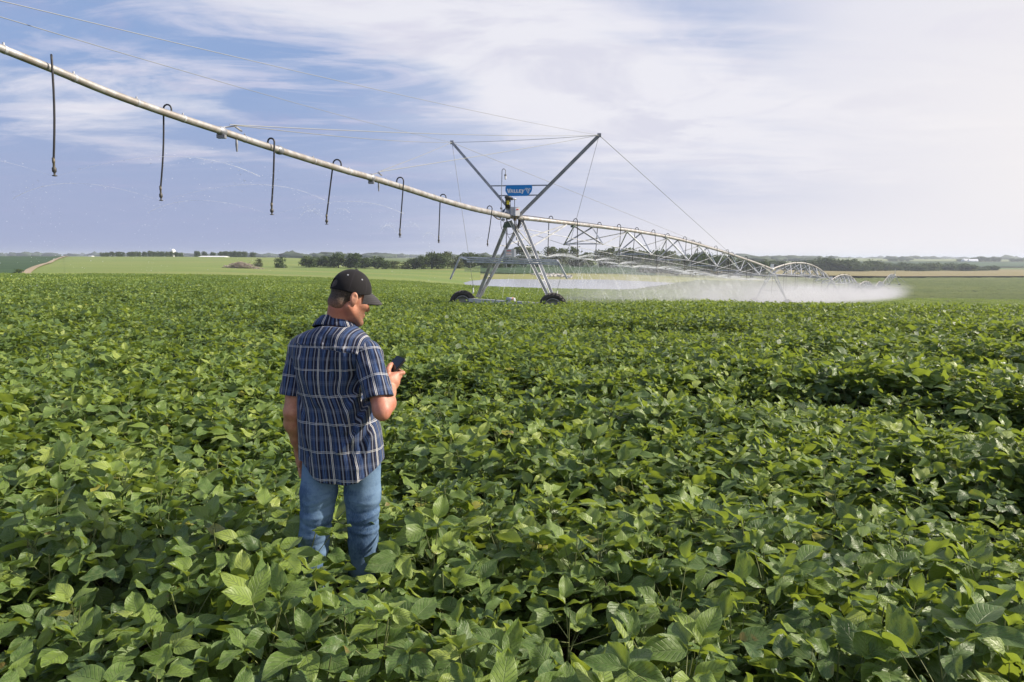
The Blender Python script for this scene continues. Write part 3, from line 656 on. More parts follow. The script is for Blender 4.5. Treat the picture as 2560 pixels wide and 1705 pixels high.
# near plants in rows
xs_, ys_ = jit(-11, 11, 1.12, 10, 14)
k = np.abs(xs_) < ys_ * .86 + 1.6; put_beans(xs_[k], ys_[k], 0, NA, .90, 1.10)
xs_, ys_ = jit(-42, 42, 10, 44, 10)
k = np.abs(xs_) < ys_ * .84 + 2; put_beans(xs_[k], ys_[k], NA, NB, .88, 1.12)
# patches beyond
gx_, gy_ = np.meshgrid(np.arange(-150, 150, 2.6), np.arange(43, 190, 2.6)); gx_ = gx_.ravel() + RNG.uniform(-.5, .5, gx_.size); gy_ = gy_.ravel() + RNG.uniform(-.5, .5, gy_.size)
k = np.abs(gx_) < gy_ * .84 + 4; put_beans(gx_[k], gy_[k], NA + NB, NC, .95, 1.05)
P = np.concatenate(pts)
me = bpy.data.meshes.new('soybean_crop'); me.vertices.add(len(P)); me.vertices.foreach_set('co', P[:, :3].astype(np.float32).ravel())
for nm, ty_, d in (('rot', 'FLOAT_VECTOR', P[:, 3:6]), ('sc', 'FLOAT', P[:, 6]), ('vi', 'INT', P[:, 7].astype(np.int32))):
    a = me.attributes.new(nm, ty_, 'POINT'); a.data.foreach_set('vector' if ty_ == 'FLOAT_VECTOR' else 'value', (d if ty_ == 'INT' else d.astype(np.float32)).ravel())
crop = bpy.data.objects.new('soybean_crop', me); COL.objects.link(crop)
tag(crop, 'dense leafy green soybean plants covering the ground up to the knees of the man', kind='stuff')
ng = bpy.data.node_groups.new('soybean_scatter', 'GeometryNodeTree')
ng.interface.new_socket('Geometry', in_out='INPUT', socket_type='NodeSocketGeometry'); ng.interface.new_socket('Geometry', in_out='OUTPUT', socket_type='NodeSocketGeometry')
gi = ng.nodes.new('NodeGroupInput'); go = ng.nodes.new('NodeGroupOutput')
ci = ng.nodes.new('GeometryNodeCollectionInfo'); ci.inputs[0].default_value = lib; ci.inputs[1].default_value = True; ci.inputs[2].default_value = True
iop = ng.nodes.new('GeometryNodeInstanceOnPoints'); iop.inputs['Pick Instance'].default_value = True
def na(name, ty_):
    nd = ng.nodes.new('GeometryNodeInputNamedAttribute'); nd.data_type = ty_; nd.inputs[0].default_value = name; return nd.outputs[0]
L_ = ng.links.new
L_(gi.outputs[0], iop.inputs['Points']); L_(ci.outputs[0], iop.inputs['Instance']); L_(na('vi', 'INT'), iop.inputs['Instance Index'])
L_(na('rot', 'FLOAT_VECTOR'), iop.inputs['Rotation']); L_(na('sc', 'FLOAT'), iop.inputs['Scale']); L_(iop.outputs[0], go.inputs[0])
crop.modifiers.new('scatter', 'NODES').node_group = ng
# canopy surface that closes the crop from 40 m on
f_ = field('soybean_field', M['beansheet'], [-700, 0, 450, 700, 1000, 1230, 1560, 1750, 1930, 2200, 3400], [38] * 11, [124, 124, 129, 142, 154, 198, 212, 320, 340, 508, 514], n=130, k=420, off=0)
co = np.zeros(len(f_.data.vertices) * 3, np.float32); f_.data.vertices.foreach_get('co', co); co = co.reshape(-1, 3)
co[:, 2] += np.interp(co[:, 1], [38, 60, 190, 500], [.38, .42, .55, .62]) + RNG.normal(size=len(co)) * np.interp(co[:, 1], [60, 200, 500], [.03, .16, .30])
f_.data.vertices.foreach_set('co', co.ravel())
# ------------------------------------------------------------------ the irrigation machine
rig = empty('irrigation_machine', (at(1285, 541, 33.2).x, 33.2, gz(-.1, 33.2)))
tag(rig, 'long galvanised sprinkler irrigation machine on wheeled towers crossing the soybean field', 'irrigation machine')
RI = Matrix.Translation(rig.location).inverted()
def attach(o, parent=rig):
    """geometry is modelled in world coordinates: parent without moving it"""
    if parent is rig: o.data.transform(RI); o.parent = rig
    else:
        o.data.transform(RI); o.parent = parent
    return o
def dist_left(px): return 1 / (.1040 - 5.8e-5 * px)
D0 = dist_left(1270)
# --- overhanging pipe on the left (control pixels of its axis)
LP = [(-60, 97), (0, 120), (130, 172), (275, 232), (420, 284), (560, 330), (675, 368), (845, 421), (930, 445), (1005, 468), (1108, 501), (1180, 521), (1240, 534), (1266, 540)]
lp = [at(x, y, dist_left(x) * .9924 + 0) for x, y in LP]
def curve(pts, n):
    """smooth line through points"""
    pts = [Vector(p) for p in pts]; out = []
    for i in range(len(pts) - 1):
        p0 = pts[max(i - 1, 0)]; p1 = pts[i]; p2 = pts[i + 1]; p3 = pts[min(i + 2, len(pts) - 1)]
        for k in range(n):
            t_ = k / n; out.append(.5 * ((2 * p1) + (p2 - p0) * t_ + (2 * p0 - 5 * p1 + 4 * p2 - p3) * t_ ** 2 + (3 * p1 - p0 - 3 * p2 + p3) * t_ ** 3))
    return out + [pts[-1]]
lpc = curve(lp, 4)
rad = lambda d: float(np.interp(d, [9, 20, 33], [.054, .088, .122]))
mb = MB([M['pipe'], M['galv'], M['mast']])
mb.tube(lpc, [rad(p.y) for p in lpc], 18)
def on_path(path, px):
    """point and direction of a path where its picture column is px"""
    for a, b in zip(path, path[1:]):
        xa = proj(a)[0]; xb = proj(b)[0]
        if (xa - px) * (xb - px) <= 0: k = (px - xa) / (xb - xa + 1e-9); return a.lerp(b, k), (b - a).normalized()
    return path[-1].copy(), (path[-1] - path[-2]).normalized()
for x in (10, 185, 342, 458, 612, 783, 872, 965, 1022, 1085, 1141, 1190, 1222):      # welded outlets and bands
    p, d = on_path(lpc, x); r_ = rad(p.y)
    mb.tube([p - d * .02, p + d * .02], r_ * 1.06, 18, 1); mb.tube([p, p + Vector((0, 0, r_ + .035))], .014, 6, 1)
for x in (553, 928, 697):
    p, d = on_path(lpc, x); r_ = rad(p.y); mb.tube([p - d * .09, p - d * .05, p + d * .05, p + d * .09], [r_ * 1.06, r_ * 1.32, r_ * 1.32, r_ * 1.06], 10, 2)
    if x != 697:
        s_ = Vector((0, 0, -1)); mb.box(p + s_ * r_ * 1.5, .16, .10, .07, m=2)
        mb.tube([p + d * .45 - Vector((0, 0, r_)), p + d * .45 - Vector((0, 0, r_ + .10)), p + d * .45 - Vector((0, 0, r_ + .24))], [.02, .03, .016], 8, 2)
        mb.bar(p + Vector((0, 0, r_)), p + d * .35 + Vector((.05, 0, r_ + .10)), .04, .025, m=2); mb.bar(p + d * .35 + Vector((.05, 0, r_ + .10)), p + d * .55 + Vector((.05, 0, r_ + .05)), .03, .03, m=2)
attach(mb.build('overhang_pipe'))

# --- towers in plan
def tower_pt(px, py, Yd): return at(px, py, Yd)
T = [at(1306, 545, 34.2)] + [tower_pt(1930, 673, 80), tower_pt(2078, 700, 128), tower_pt(2147, 713.5, 176), tower_pt(2186, 722, 225), tower_pt(2207, 710, 275), tower_pt(2237, 688, 325)]
# span 1 follows the pixels of its arch; the rest get a bow of their own
S1 = [(1306, 545), (1400, 555.5), (1500, 567), (1600, 580), (1700, 599), (1800, 627), (1850, 643.5), (1900, 661), (1930, 672.5)]
def d_span1(px): return 1 / (1 / 34.2 + (1 / 80 - 1 / 34.2) * (px - 1306) / (1930 - 1306))
s1 = curve([at(x, y, d_span1(x)) for x, y in S1], 5)
spans = [s1]
for i, bow in zip(range(1, 6), (1.75, 1.75, 1.7, 1.7, 1.9)):
    a, b = T[i], T[i + 1]; spans.append([a.lerp(b, k / 24) + Vector((0, 0, bow * 4 * (k / 24) * (1 - k / 24))) for k in range(25)])
def cum(path):
    L = [0]
    for a, b in zip(path, path[1:]): L.append(L[-1] + (b - a).length)
    return L
def along(path, L, s):
    s = max(0, min(s, L[-1] - 1e-6))
    for i in range(len(L) - 1):
        if L[i + 1] >= s: k = (s - L[i]) / (L[i + 1] - L[i]); return path[i].lerp(path[i + 1], k), (path[i + 1] - path[i]).normalized()
hose_list = []
UP = Vector((0, 0, 1))
for i, path in enumerate(spans):
    L = cum(path); tot = L[-1]; rr = .105
    mb = MB([M['pipe'], M['galv'], M['black']]); mb.tube(path, rr, 14)
    for k in range(1, 9):
        p, d = along(path, L, tot * k / 9); mb.tube([p - d * .03, p + d * .03], rr * 1.09, 14, 1)
    if i == 0:
        for s_ in (tot * .36, tot * .70):
            p, d = along(path, L, s_); mb.tube([p - d * .06, p + d * .06], rr * 1.5, 14, 1)
        mb.tube([p + UP * (rr + .02) + Vector((0, 0, .015 * math.sin(q))) for q, p in enumerate(path)], .016, 5, 2)
    attach(mb.build('span_pipe'))
    # truss: stations of four struts down to two nodes, bars across and rods along
    tb = MB([M['galv'], M['green']]); d0 = (path[-1] - path[0]); side = Vector((d0.y, -d0.x, 0)).normalized(); ns = 7
    drop = 1.55; w = 1.25; thick = .055 if i == 0 else .085
    prev = None; first = .12 if i == 0 else .10
    sts = [tot * (first + (1 - first - .07) * k / (ns - 1)) for k in range(ns)]
    depth = [drop * q for q in ((.72, 1.0, 1.08, 1.1, 1.06, .95, .7) if i == 0 else (.75, 1, 1.1, 1.15, 1.1, 1, .75))]
    chord = []
    for k, s_ in enumerate(sts):
        pa, d = along(path, L, s_ - (1.6 if i else 1.15)); pb, _ = along(path, L, s_ + (1.6 if i else 1.15)); pc, _ = along(path, L, s_)
        nl = pc - side * w - UP * depth[k]; nr = pc + side * w - UP * depth[k]; chord.append((nl, nr))
        for n_ in (nl, nr):
            for top in (pa, pb): tb.angle(top - UP * rr, n_, thick, up=side)
        tb.angle(nl, nr, thick); tb.box(pa - UP * (rr + .05), .42, .16, .10, Matrix.Rotation(math.atan2(d.y, d.x), 3, 'Z'), 1)
        if prev:
            for n_ in prev: tb.angle(n_, pa - UP * rr, thick, up=side)
        prev = (nl, nr)
    a0 = path[0] - UP * .55; b0 = path[-1] - UP * .25
    for j in (0, 1):
        line = [a0 + side * (.25 if j else -.25)] + [c[j] for c in chord] + [b0]
        tb.tube(line, .016 if i == 0 else .03, 5)
    attach(tb.build('truss'))
    # drop hoses
    if i == 0: hx = [(1382, 643), (1434, 645), (1503, 652), (1543, 661), (1596, 669), (1629, 671), (1673, 674), (1708, 679), (1736, 684), (1786, 691), (1752, 688), (1815, 694), (1833, 697), (1862, 699), (1885, 701), (1908, 702)]
    else: hx = None
    if hx:
        for x, yb in hx:
            p, d = on_path(path, x); hose_list.append((p, d, at(x - 5, yb, p.y).z, side, 0))
    else:
        nh = 13 if i < 4 else 8
        for k in range(nh):
            p, d = along(path, L, tot * (k + .5) / nh); hose_list.append((p, d, max(gz(p.x, p.y) + 1.9, p.z - 3.6), side, i))

# --- hoses
M['fitting'] = mat('hose_fitting', (.11, .095, .065), .5, .4)
def hose(p, d, zb, side, r=.019, gooser=.13, lean=(0, 0), off=1, big=True):
    mb = MB([M['black']]); s_ = side * off * gooser
    top = p + UP * (.02 + gooser)
    pts_ = [p + UP * .05, top + UP * .01] + [top + UP * .01 + s_ * (1 - math.cos(a)) + UP * (math.sin(a) * gooser * 1.1) for a in np.linspace(.3, 3.14, 7)]
    q = pts_[-1]; n_ = 7
    for k in range(1, n_ + 1):
        t_ = k / n_; pts_.append(Vector((q.x + lean[0] * t_ + .06 * lean[1] * math.sin(t_ * 3.1), q.y, q.z + (zb + .22 - q.z) * t_)))
    mb.tube(pts_, r, 6 if not big else 8); h_ = attach(mb.build('drop_hose'))
    e = pts_[-1]; k = 1.0
    nb = MB([M['fitting'], M['motor']])
    nb.lathe(e, (0, 0, -1), [(-.05, r * .9), (-.05, r * 1.3), (.02, r * 1.3), (.03, r * 1.0), (.08, r * 1.1)], 8, 0)
    nb.lathe(e, (0, 0, -1), [(.08, r * 1.2), (.10, r * 2.0), (.15, r * 1.9), (.165, r * .9), (.195, r * .9), (.20, r * 2.2), (.212, r * 2.2), (.215, .002)], 8, 1)
    nz = attach(nb.build('nozzle'), h_)
    return Vector((e.x, e.y, zb))
nozzles = []
LH = [(131, 444, 1, 150, .4), (429, 503, -1, 403, .4), (670, 538, 1, 680, .2), (853, 562, -1, 817, 0), (992, 594, 1, 1000, 0), (1115, 608, -1, 1097, 0), (1218, 616, 1, 1219, .2)]
for x, yb, off, lean, bow in LH:
    p, d = on_path(lpc, x); side = Vector((1, 0, 0)) if x > 140 else Vector((p.x, p.y, 0)).normalized() * -1
    nozzles.append((hose(p, d, at(x, yb, p.y).z, side, r=.0155 if p.y < 15 else .020, gooser=.07 if p.y < 16 else .105, lean=(at(lean, yb, p.y).x - p.x - side.x * off * 2 * (.07 if p.y < 16 else .105), bow), off=off), 'left'))
for x, yb in ((1262, 640), (1292, 619)):
    p = at(x, 545, 34); d = Vector((.3, .95, 0)); nozzles.append((hose(p, d, at(x, yb - 4, 34).z, Vector((1, 0, 0)), off=.3), 'none'))
for k, (p, d, zb, side, i) in enumerate(hose_list):
    nozzles.append((hose(p, d, zb, side, r=.022 if i == 0 else .026, gooser=.12, off=(1 if k % 2 else -1), lean=(RNG.normal() * .08, 0), big=(i == 0)), 'span%d' % i))

# --- near tower
P1 = at(1268, 553, 33.0); P2 = at(1303, 549, 34.4)
BL = at(1192, 742, 34.6); BR = at(1372, 748, 32.6)
def part(mb, name, parent=rig): return attach(mb.build(name), parent)
for a, b in ((P1, BL), (P2, BL + Vector((.10, .06, 0))), (P1 + Vector((.12, 0, 0)), BR), (P2, BR + Vector((.22, .08, 0)))):
    mb = MB([M['galv']]); mb.angle(a, b, .115, up=(b - a).cross(P2 - P1), t=.02); part(mb, 'leg')
def lerpz(a, b, z): return a.lerp(b, (z - a.z) / (b.z - a.z))
for (a1, b1, a2, b2, ys) in ((P1, BL, P2, BL + Vector((.10, .06, 0)), (614, 652, 692)), (P1 + Vector((.12, 0, 0)), BR, P2, BR + Vector((.22, .08, 0)), (617, 657, 700))):
    for y in ys:
        z = at(1280, y, 33.6).z; p = lerpz(a1, b1, z); q = lerpz(a2, b2, z); mb = MB([M['galv']]); mb.bar(p, q, .06, .05); part(mb, 'rung')
mb = MB([M['green']]); c1 = at(1268, 549, 33.0)
pl = [at(1261, 555, 32.95), at(1276, 552, 32.95), at(1284, 569, 32.95), at(1256, 569, 32.95)]
mb.raw(pl + [p + Vector((0, .03, 0)) for p in pl], [(0, 1, 2, 3), (7, 6, 5, 4), (0, 3, 7, 4), (1, 5, 6, 2), (0, 4, 5, 1), (3, 2, 6, 7)]); part(mb, 'gusset_plate')
mb = MB([M['galv']]); W1 = at(1157, 748, 34.6); W2 = at(1382, 762, 32.5)
mb.bar(W1.lerp(W2, .08) + UP * -.02, W1.lerp(W2, .92) + UP * -.02, .20, .17); mb.bar(W1.lerp(W2, .12) + Vector((0, -.16, -.13)), W1.lerp(W2, .90) + Vector((0, -.16, -.13)), .06, .06); part(mb, 'base_beam')
axis = (W2 - W1).normalized()
mb = MB([M['grey'], M['orange'], M['galv']]); c = W1.lerp(W2, .56) + UP * .12
mb.lathe(c - axis * .26, axis, [(0, .02), (0, .12), (.30, .12), (.31, .10)], 16, 0); mb.lathe(c + axis * .05, axis, [(0, .12), (.04, .12), (.05, .01)], 16, 1); mb.lathe(c + axis * .09, axis, [(0, .11), (.06, .11), (.09, .06), (.09, .01)], 16, 0); mb.box(c - UP * .16, .46, .24, .16, Matrix.Rotation(math.atan2(axis.y, axis.x), 3, 'Z'), 2); part(mb, 'gear_motor')
# wheels
def wheel(c, ax, Rr, wd, parent=rig, fine=True, name='wheel'):
    ax = Vector(ax).normalized(); g = MB([M['tyre']]); h = wd / 2
    g.lathe(c, ax, [(-h * .75, Rr * .60), (-h, Rr * .74), (-h * .95, Rr * .88), (-h * .7, Rr * .935), (0, Rr * .95), (h * .7, Rr * .935), (h * .95, Rr * .88), (h, Rr * .74), (h * .75, Rr * .60), (-h * .75, Rr * .60)], 40 if fine else 20)
    u = Vector((0, 0, 1)); e1 = ax.cross(u).normalized(); e2 = e1.cross(ax).normalized(); n_ = 22 if fine else 12
    for k in range(n_ * 2):
        sd_ = 1 if k % 2 else -1; a = 2 * math.pi * (k / 2) / n_
        def pt(ang, hh, r): return c + ax * hh + (e1 * math.cos(ang) + e2 * math.sin(ang)) * r
        wv = .10; vs = []
        for (hh, da, ro) in ((.02, .16, 1.0), (.55, .05, .995), (.98, -.05, .955), (1.04, -.06, .86)):
            for s2 in (-wv / 2, wv / 2):
                for rr in (Rr * ro, Rr * (ro - .075)): vs.append(pt(a + da + s2 * .9, sd_ * hh * h, rr))
        f = []
        for q in range(3):
            o = q * 4; f += [(o, o + 2, o + 6, o + 4), (o, o + 4, o + 5, o + 1), (o + 2, o + 3, o + 7, o + 6)]
        f += [(0, 1, 3, 2), (12, 14, 15, 13)]
        g.raw(vs, f)
    if parent is rig:
        w_ = attach(g.build(name)); rim_p = w_
    else: w_ = None
    rb = MB([M['rim'], M['motor']])
    rb.lathe(c, ax, [(-h * .72, Rr * .61), (-h * .80, Rr * .60), (-h * .80, Rr * .55), (-h * .45, Rr * .52), (-h * .25, Rr * .30), (-h * .22, .01)], 32 if fine else 16)
    rb.lathe(c, ax, [(h * .72, Rr * .61), (h * .80, Rr * .60), (h * .80, Rr * .55), (h * .45, Rr * .52), (h * .25, Rr * .30), (h * .22, .01)], 32 if fine else 16)
    rb.lathe(c - ax * h * .2, -ax, [(-.02, .12), (h * .35, .12), (h * .4, .02)], 14, 1)
    for k in range(8):
        a = k * math.pi / 4; pp = c - ax * h * .30 + (e1 * math.cos(a) + e2 * math.sin(a)) * .19 * Rr / .68; rb.lathe(pp, -ax, [(0, .016), (.03, .016), (.03, .001)], 6, 1)
    if parent is rig: attach(rb.build('rim'), w_)
    else:
        base = len(g.v); g.mats = [M['tyre'], M['rim'], M['motor']]; g.v += rb.v; g.f += [[base + i for i in q] for q in rb.f]; g.mi += [m_ + 1 for m_ in rb.mi]; g.sm += rb.sm
        w_ = attach(g.build(name), parent)
    return w_
roll = Vector((axis.y, -axis.x, 0))            # wheel axle direction (wheels roll along the base beam)
wax = (roll * .93 + Vector((axis.x, axis.y, 0)) * .35).normalized()
for c, s_ in ((W1, 1), (W2, 1)):
    cc = Vector((c.x, c.y, gz(c.x, c.y) + .66)); wheel(cc, wax, .67, .42)
    gb = MB([M['motor']]); gb.box(cc + roll * -.28, .26, .26, .30, Matrix.Rotation(math.atan2(axis.y, axis.x), 3, 'Z')); part(gb, 'wheel_gearbox')
# V mast
ML = at(1130, 356, 34.3); MR = at(1498, 338, 32.3); mbase_l = at(1274, 523, 33.6); mbase_r = at(1292, 545, 33.3)
for a, b, w_ in ((mbase_l, ML, .12), (mbase_r, MR, .16)):
    mb = MB([M['mast']]); mb.bar(a, b, w_, w_, up=(0, 1, 0)); mb.box(b, .16, .16, .16); part(mb, 'mast_arm')
def mast_x(a, b, y):
    for k in range(200):
        p = a.lerp(b, k / 199); q = CM.transposed() @ (p - Vector((0, 0, CAMZ))); py = 852.5 + q.y / q.z * F * 1.0
        if py <= y: return p
crs = [(mast_x(mbase_l, ML, y1), mast_x(mbase_r, MR, y2)) for y1, y2 in ((465.5, 463), (489.5, 488))]
for a, b in crs: mb = MB([M['mast']]); mb.bar(a, b, .055, .055); part(mb, 'cross_bar')
# sign
sx0, sx1 = 1263.5, 1330.5
def sp(px, py):           # a point of the sign's plane, which faces the camera along the cross bars
    a, b = crs[0]; k = (px - 1229) / (1371 - 1229); Yd = a.y + (b.y - a.y) * k - .06; return at(px, py, Yd)
outl = [(1266, 463.5), (1327, 462.2), (1329.5, 463.5), (1330.8, 467), (1329.8, 476), (1328, 480), (1321.5, 488), (1318, 489.7), (1273, 490.3), (1270, 488.6), (1264.6, 480), (1263.3, 477), (1263.6, 468)]
fr = [sp(*q) for q in outl]; n_ = len(fr); mb = MB([M['blue']]); bk = [p + Vector((0, .035, 0)) for p in fr]
mb.raw(fr + bk, [list(range(n_))[::-1], [n_ + i for i in range(n_)]] + [(i, (i + 1) % n_, n_ + (i + 1) % n_, n_ + i) for i in range(n_)])
sign = part(mb, 'sign')
mb = MB([M['white']])
def poly(pts_):          # letter outlines in sign pixels, thin raised plates
    f_ = [sp(x, y) + Vector((0, -.006, 0)) for x, y in pts_]; mb.raw(f_, [list(range(len(f_)))[::-1]])
def rect(x0, y0, x1, y1, sl=0): poly([(x0 + sl, y0), (x1 + sl, y0), (x1, y1), (x0, y1)])
yb, yt, ys = 482.0, 471.6, 473.4          # base, cap height, small-cap height
poly([(1267, 472), (1270.6, 472), (1272.2, 478.2), (1273.8, 472), (1277, 472), (1273.8, yb + .4), (1270.3, yb + .4)])       # V
poly([(1275.6, yb), (1278.0, ys), (1281.0, ys), (1279.6, 475.6), (1279.0, 478.6), (1278.4, yb)]); poly([(1281.0, ys), (1283.6, yb), (1280.7, yb), (1279.6, 475.6)]); rect(1278.8, 478.2, 1281.2, 479.8)   # A
rect(1284.2, ys, 1287.0, yb); rect(1287.0, 479.6, 1290.0, yb)      # L
rect(1290.6, ys, 1293.4, yb); rect(1293.4, 479.6, 1296.6, yb)      # L
rect(1297.2, ys, 1300.0, yb); rect(1300.0, ys, 1303.3, 475.4); rect(1300.0, 477.0, 1302.9, 478.7); rect(1300.0, 480.0, 1303.4, yb)   # E
poly([(1302.4 + 1.4, ys), (1306.8, ys), (1308.0, 477.8), (1309.0, 477.8), (1306.6, 484.2), (1303.4, 484.2), (1305.0, 480.4)]); poly([(1309.2, ys), (1312.0, ys), (1309.0, 477.8), (1308.0, 477.8)])   # Y
poly([(1312.8, 470.3), (1319.2, 470.3), (1320.6, 474.6), (1322.0, 470.3), (1326.8, 470.3), (1326.4, 471.6), (1323.2, 471.6), (1320.6, 478.4), (1318.0, 471.6), (1312.8, 471.6)])     # emblem
poly([(1313.2, 472.6), (1316.4, 472.6), (1319.2, 480.0), (1318.8, 483.0), (1315.2, 474.0), (1313.2, 474.0)]); poly([(1324.4, 472.6), (1326.6, 472.6), (1326.0, 474.0), (1325.0, 474.0), (1320.6, 484.2), (1319.6, 484.2), (1319.4, 482.4)])
part(mb, 'lettering', sign)
# cables
def cable(a, b, r=.010, name='cable', sag=0.0):
    mb = MB([M['cable']]); a = Vector(a); b = Vector(b); mb.tube([a.lerp(b, k / 8) - UP * sag * 4 * (k / 8) * (1 - k / 8) for k in range(9)], r, 5); return part(mb, name)
cA, _ = on_path(lpc, 560); cB, _ = on_path(lpc, 938); cA = cA + Vector((.12, 0, .14)); cB = cB + Vector((.1, 0, .2))
for tip, py0 in ((MR, 8), (ML, 44)): cable(tip, at(-60, py0 - (21 if tip is MR else 20), 10.2), .0065, sag=.12)
for tip in (MR, ML):
    cable(tip, cA, .009, sag=.1); cable(tip, cB, .010, sag=.03)
cable(ML, MR, .010, sag=.05)
e1_, _ = on_path(s1, 1828); e2_, _ = on_path(s1, 1790)
cable(MR, e1_, .014); cable(ML, e2_, .012)
cable(ML, at(1184, 722, 34.4), .010); cable(MR, at(1393, 725, 32.6), .010)
for x, y, Yd in ((1183, 720, 34.4), (1393, 727, 32.5)): mb = MB([M['white']]); p = at(x, y, Yd); mb.tube([p, p - UP * .28], [.03, .045], 6); part(mb, 'cable_anchor')
# centre equipment
mb = MB([M['motor'], M['galv'], M['yellow'], M['white']]); c = at(1270, 508, 33.0)
mb.lathe(c - UP * .24, UP, [(0, .01), (0, .13), (.45, .13), (.46, .14), (.48, .165), (.55, .165), (.57, .14), (.58, .01)], 20, 0)
mb.box(c + Vector((.16, -.06, .20)), .14, .14, .12, m=0); mb.box(c + Vector((0, -.135, .02)), .12, .012, .17, m=2); mb.box(c + Vector((.09, -.125, -.02)), .06, .012, .13, m=3); mb.box(c + Vector((0, -.143, .03)), .02, .008, .09, m=0)
part(mb, 'motor_unit')
mb = MB([M['galv'], M['motor'], M['brass']]); c = at(1270, 530, 33.1)
mb.lathe(c - UP * .30, UP, [(0, .10), (.12, .10), (.12, .17), (.16, .17), (.16, .11), (.36, .09), (.44, .09), (.44, .15), (.48, .15), (.50, .01)], 16, 0)
for q in range(22):
    o_ = Vector((RNG.uniform(-.35, .55), RNG.uniform(-.25, .2), RNG.uniform(-.38, .22))); k = RNG.uniform(.04, .11)
    if q % 2: mb.box(c + o_, k * 1.6, k, k, Matrix.Rotation(RNG.uniform(0, 3), 3, 'Z'), int(q % 3))
    else: mb.tube([c + o_, c + o_ + Vector((RNG.uniform(-.15, .15), .02, RNG.uniform(-.2, .2)))], k * .3, 6, int(q % 3))
part(mb, 'swivel_joint')
mb = MB([M['pipe'], M['galv']]); mb.tube([lpc[-1], at(1290, 542, 33.6), s1[0], s1[1]], .11, 14); mb.tube([at(1243, 536, 32.6), at(1245, 536.5, 32.65)], .135, 16, 1); mb.tube([at(1247, 537, 32.66), at(1249, 537.5, 32.7)], .135, 16, 1); part(mb, 'tower_pipe')
mb = MB([M['grey'], M['white'], M['red']]); c = at(1285, 529, 32.8); mb.box(c + Vector((-.10, .12, .02)), .20, .32, .40, Matrix.Rotation(.3, 3, 'Z'), 0); mb.box(c + Vector((.13, .02, 0)), .22, .30, .40, Matrix.Rotation(.3, 3, 'Z'), 1)
mb.box(c + Vector((.16, -.135, .09)), .10, .01, .05, Matrix.Rotation(.3, 3, 'Z'), 2); part(mb, 'control_box')
mb = MB([M['motor'], M['white']]); c = at(1286.5, 520, 33); mb.tube([c, at(1286.5, 500, 33)], .018, 6); mb.lathe(at(1286.5, 500, 33), UP, [(0, .03), (.03, .10), (.06, .10), (.08, .05), (.08, .01)], 14, 1); part(mb, 'antenna')
mb = MB([M['mast']]); b0 = at(1253, 540, 32.7); tp = at(1255, 428, 32.7)
mb.tube([b0, tp] + [tp + Vector((.085 * (1 - math.cos(a)), 0, .11 * math.sin(a))) for a in np.linspace(.3, 3.14, 8)] + [at(1263.5, 436, 32.7)], .018, 8); lampp = part(mb, 'lamp_pole')
mb = MB([M['motor'], M['white']]); c = at(1263.5, 436, 32.7); mb.lathe(c, (0, 0, -1), [(0, .02), (.0, .05), (.06, .055), (.07, .06)], 12, 0); mb.lathe(c - UP * .07, (0, 0, -1), [(0, .04), (.12, .042), (.16, .03), (.17, .002)], 12, 1); part(mb, 'lamp', lampp)
# hydraulic hose loops and wiring
mb = MB([M['black'], mat('blue_tape', (.03, .06, .12), .6), mat('tan_hose', (.30, .20, .11), .6)])
mb.tube(curve([at(1262, 524, 32.7), at(1258, 528, 32.6), at(1254, 540, 32.6), at(1250, 545, 32.6)], 4), .045, 8, 1)
mb.tube(curve([at(1230, 536, 32.5), at(1236, 541, 32.5), at(1244, 547, 32.5), at(1251, 548, 32.6)], 4), .028, 8, 2)
mb.tube(curve([at(1252, 552, 32.9), at(1254, 571, 32.9), at(1266, 584, 32.9), at(1280, 584, 33), at(1291, 570, 33.2)], 5), .013, 6)
mb.tube(curve([at(1268, 571, 33), at(1270, 590, 33), at(1284, 605, 32.9), at(1298, 614, 32.8), at(1308, 630, 32.8)], 5), .013, 6)
mb.tube(curve([at(1295, 538, 33), at(1309, 545, 33), at(1305, 565, 33), at(1296, 568, 33), at(1291, 560, 33)], 5), .013, 6)
mb.tube(curve([at(1287, 540, 32.9), at(1287, 560, 32.9), at(1291, 580, 32.9)], 4), .03, 6); mb.tube([at(1290, 545, 33.1), at(1291, 600, 33.1)], .022, 6)
mb.tube([at(1300, 550, 33.2), at(1295, 568, 33.2)], .07, 6)
part(mb, 'wiring')
# support arms to the pipe on the span side
mb = MB([M['galv']]); a = lerpz(P2, BR, at(1280, 617, 33.6).z); hk, _ = on_path(s1, 1414); hk = hk - UP * .1
mb.bar(lerpz(P2, BL, at(1280, 612, 33.6).z), hk, .055); mb.bar(lerpz(P2, BR + Vector((.22, .08, 0)), at(1280, 616, 33.6).z), hk + Vector((.05, 0, 0)), .065); mb.bar(P1 + Vector((.15, 0, .02)), lerpz(P2, BR + Vector((.22, .08, 0)), at(1280, 616, 33.6).z), .05)
part(mb, 'brace')
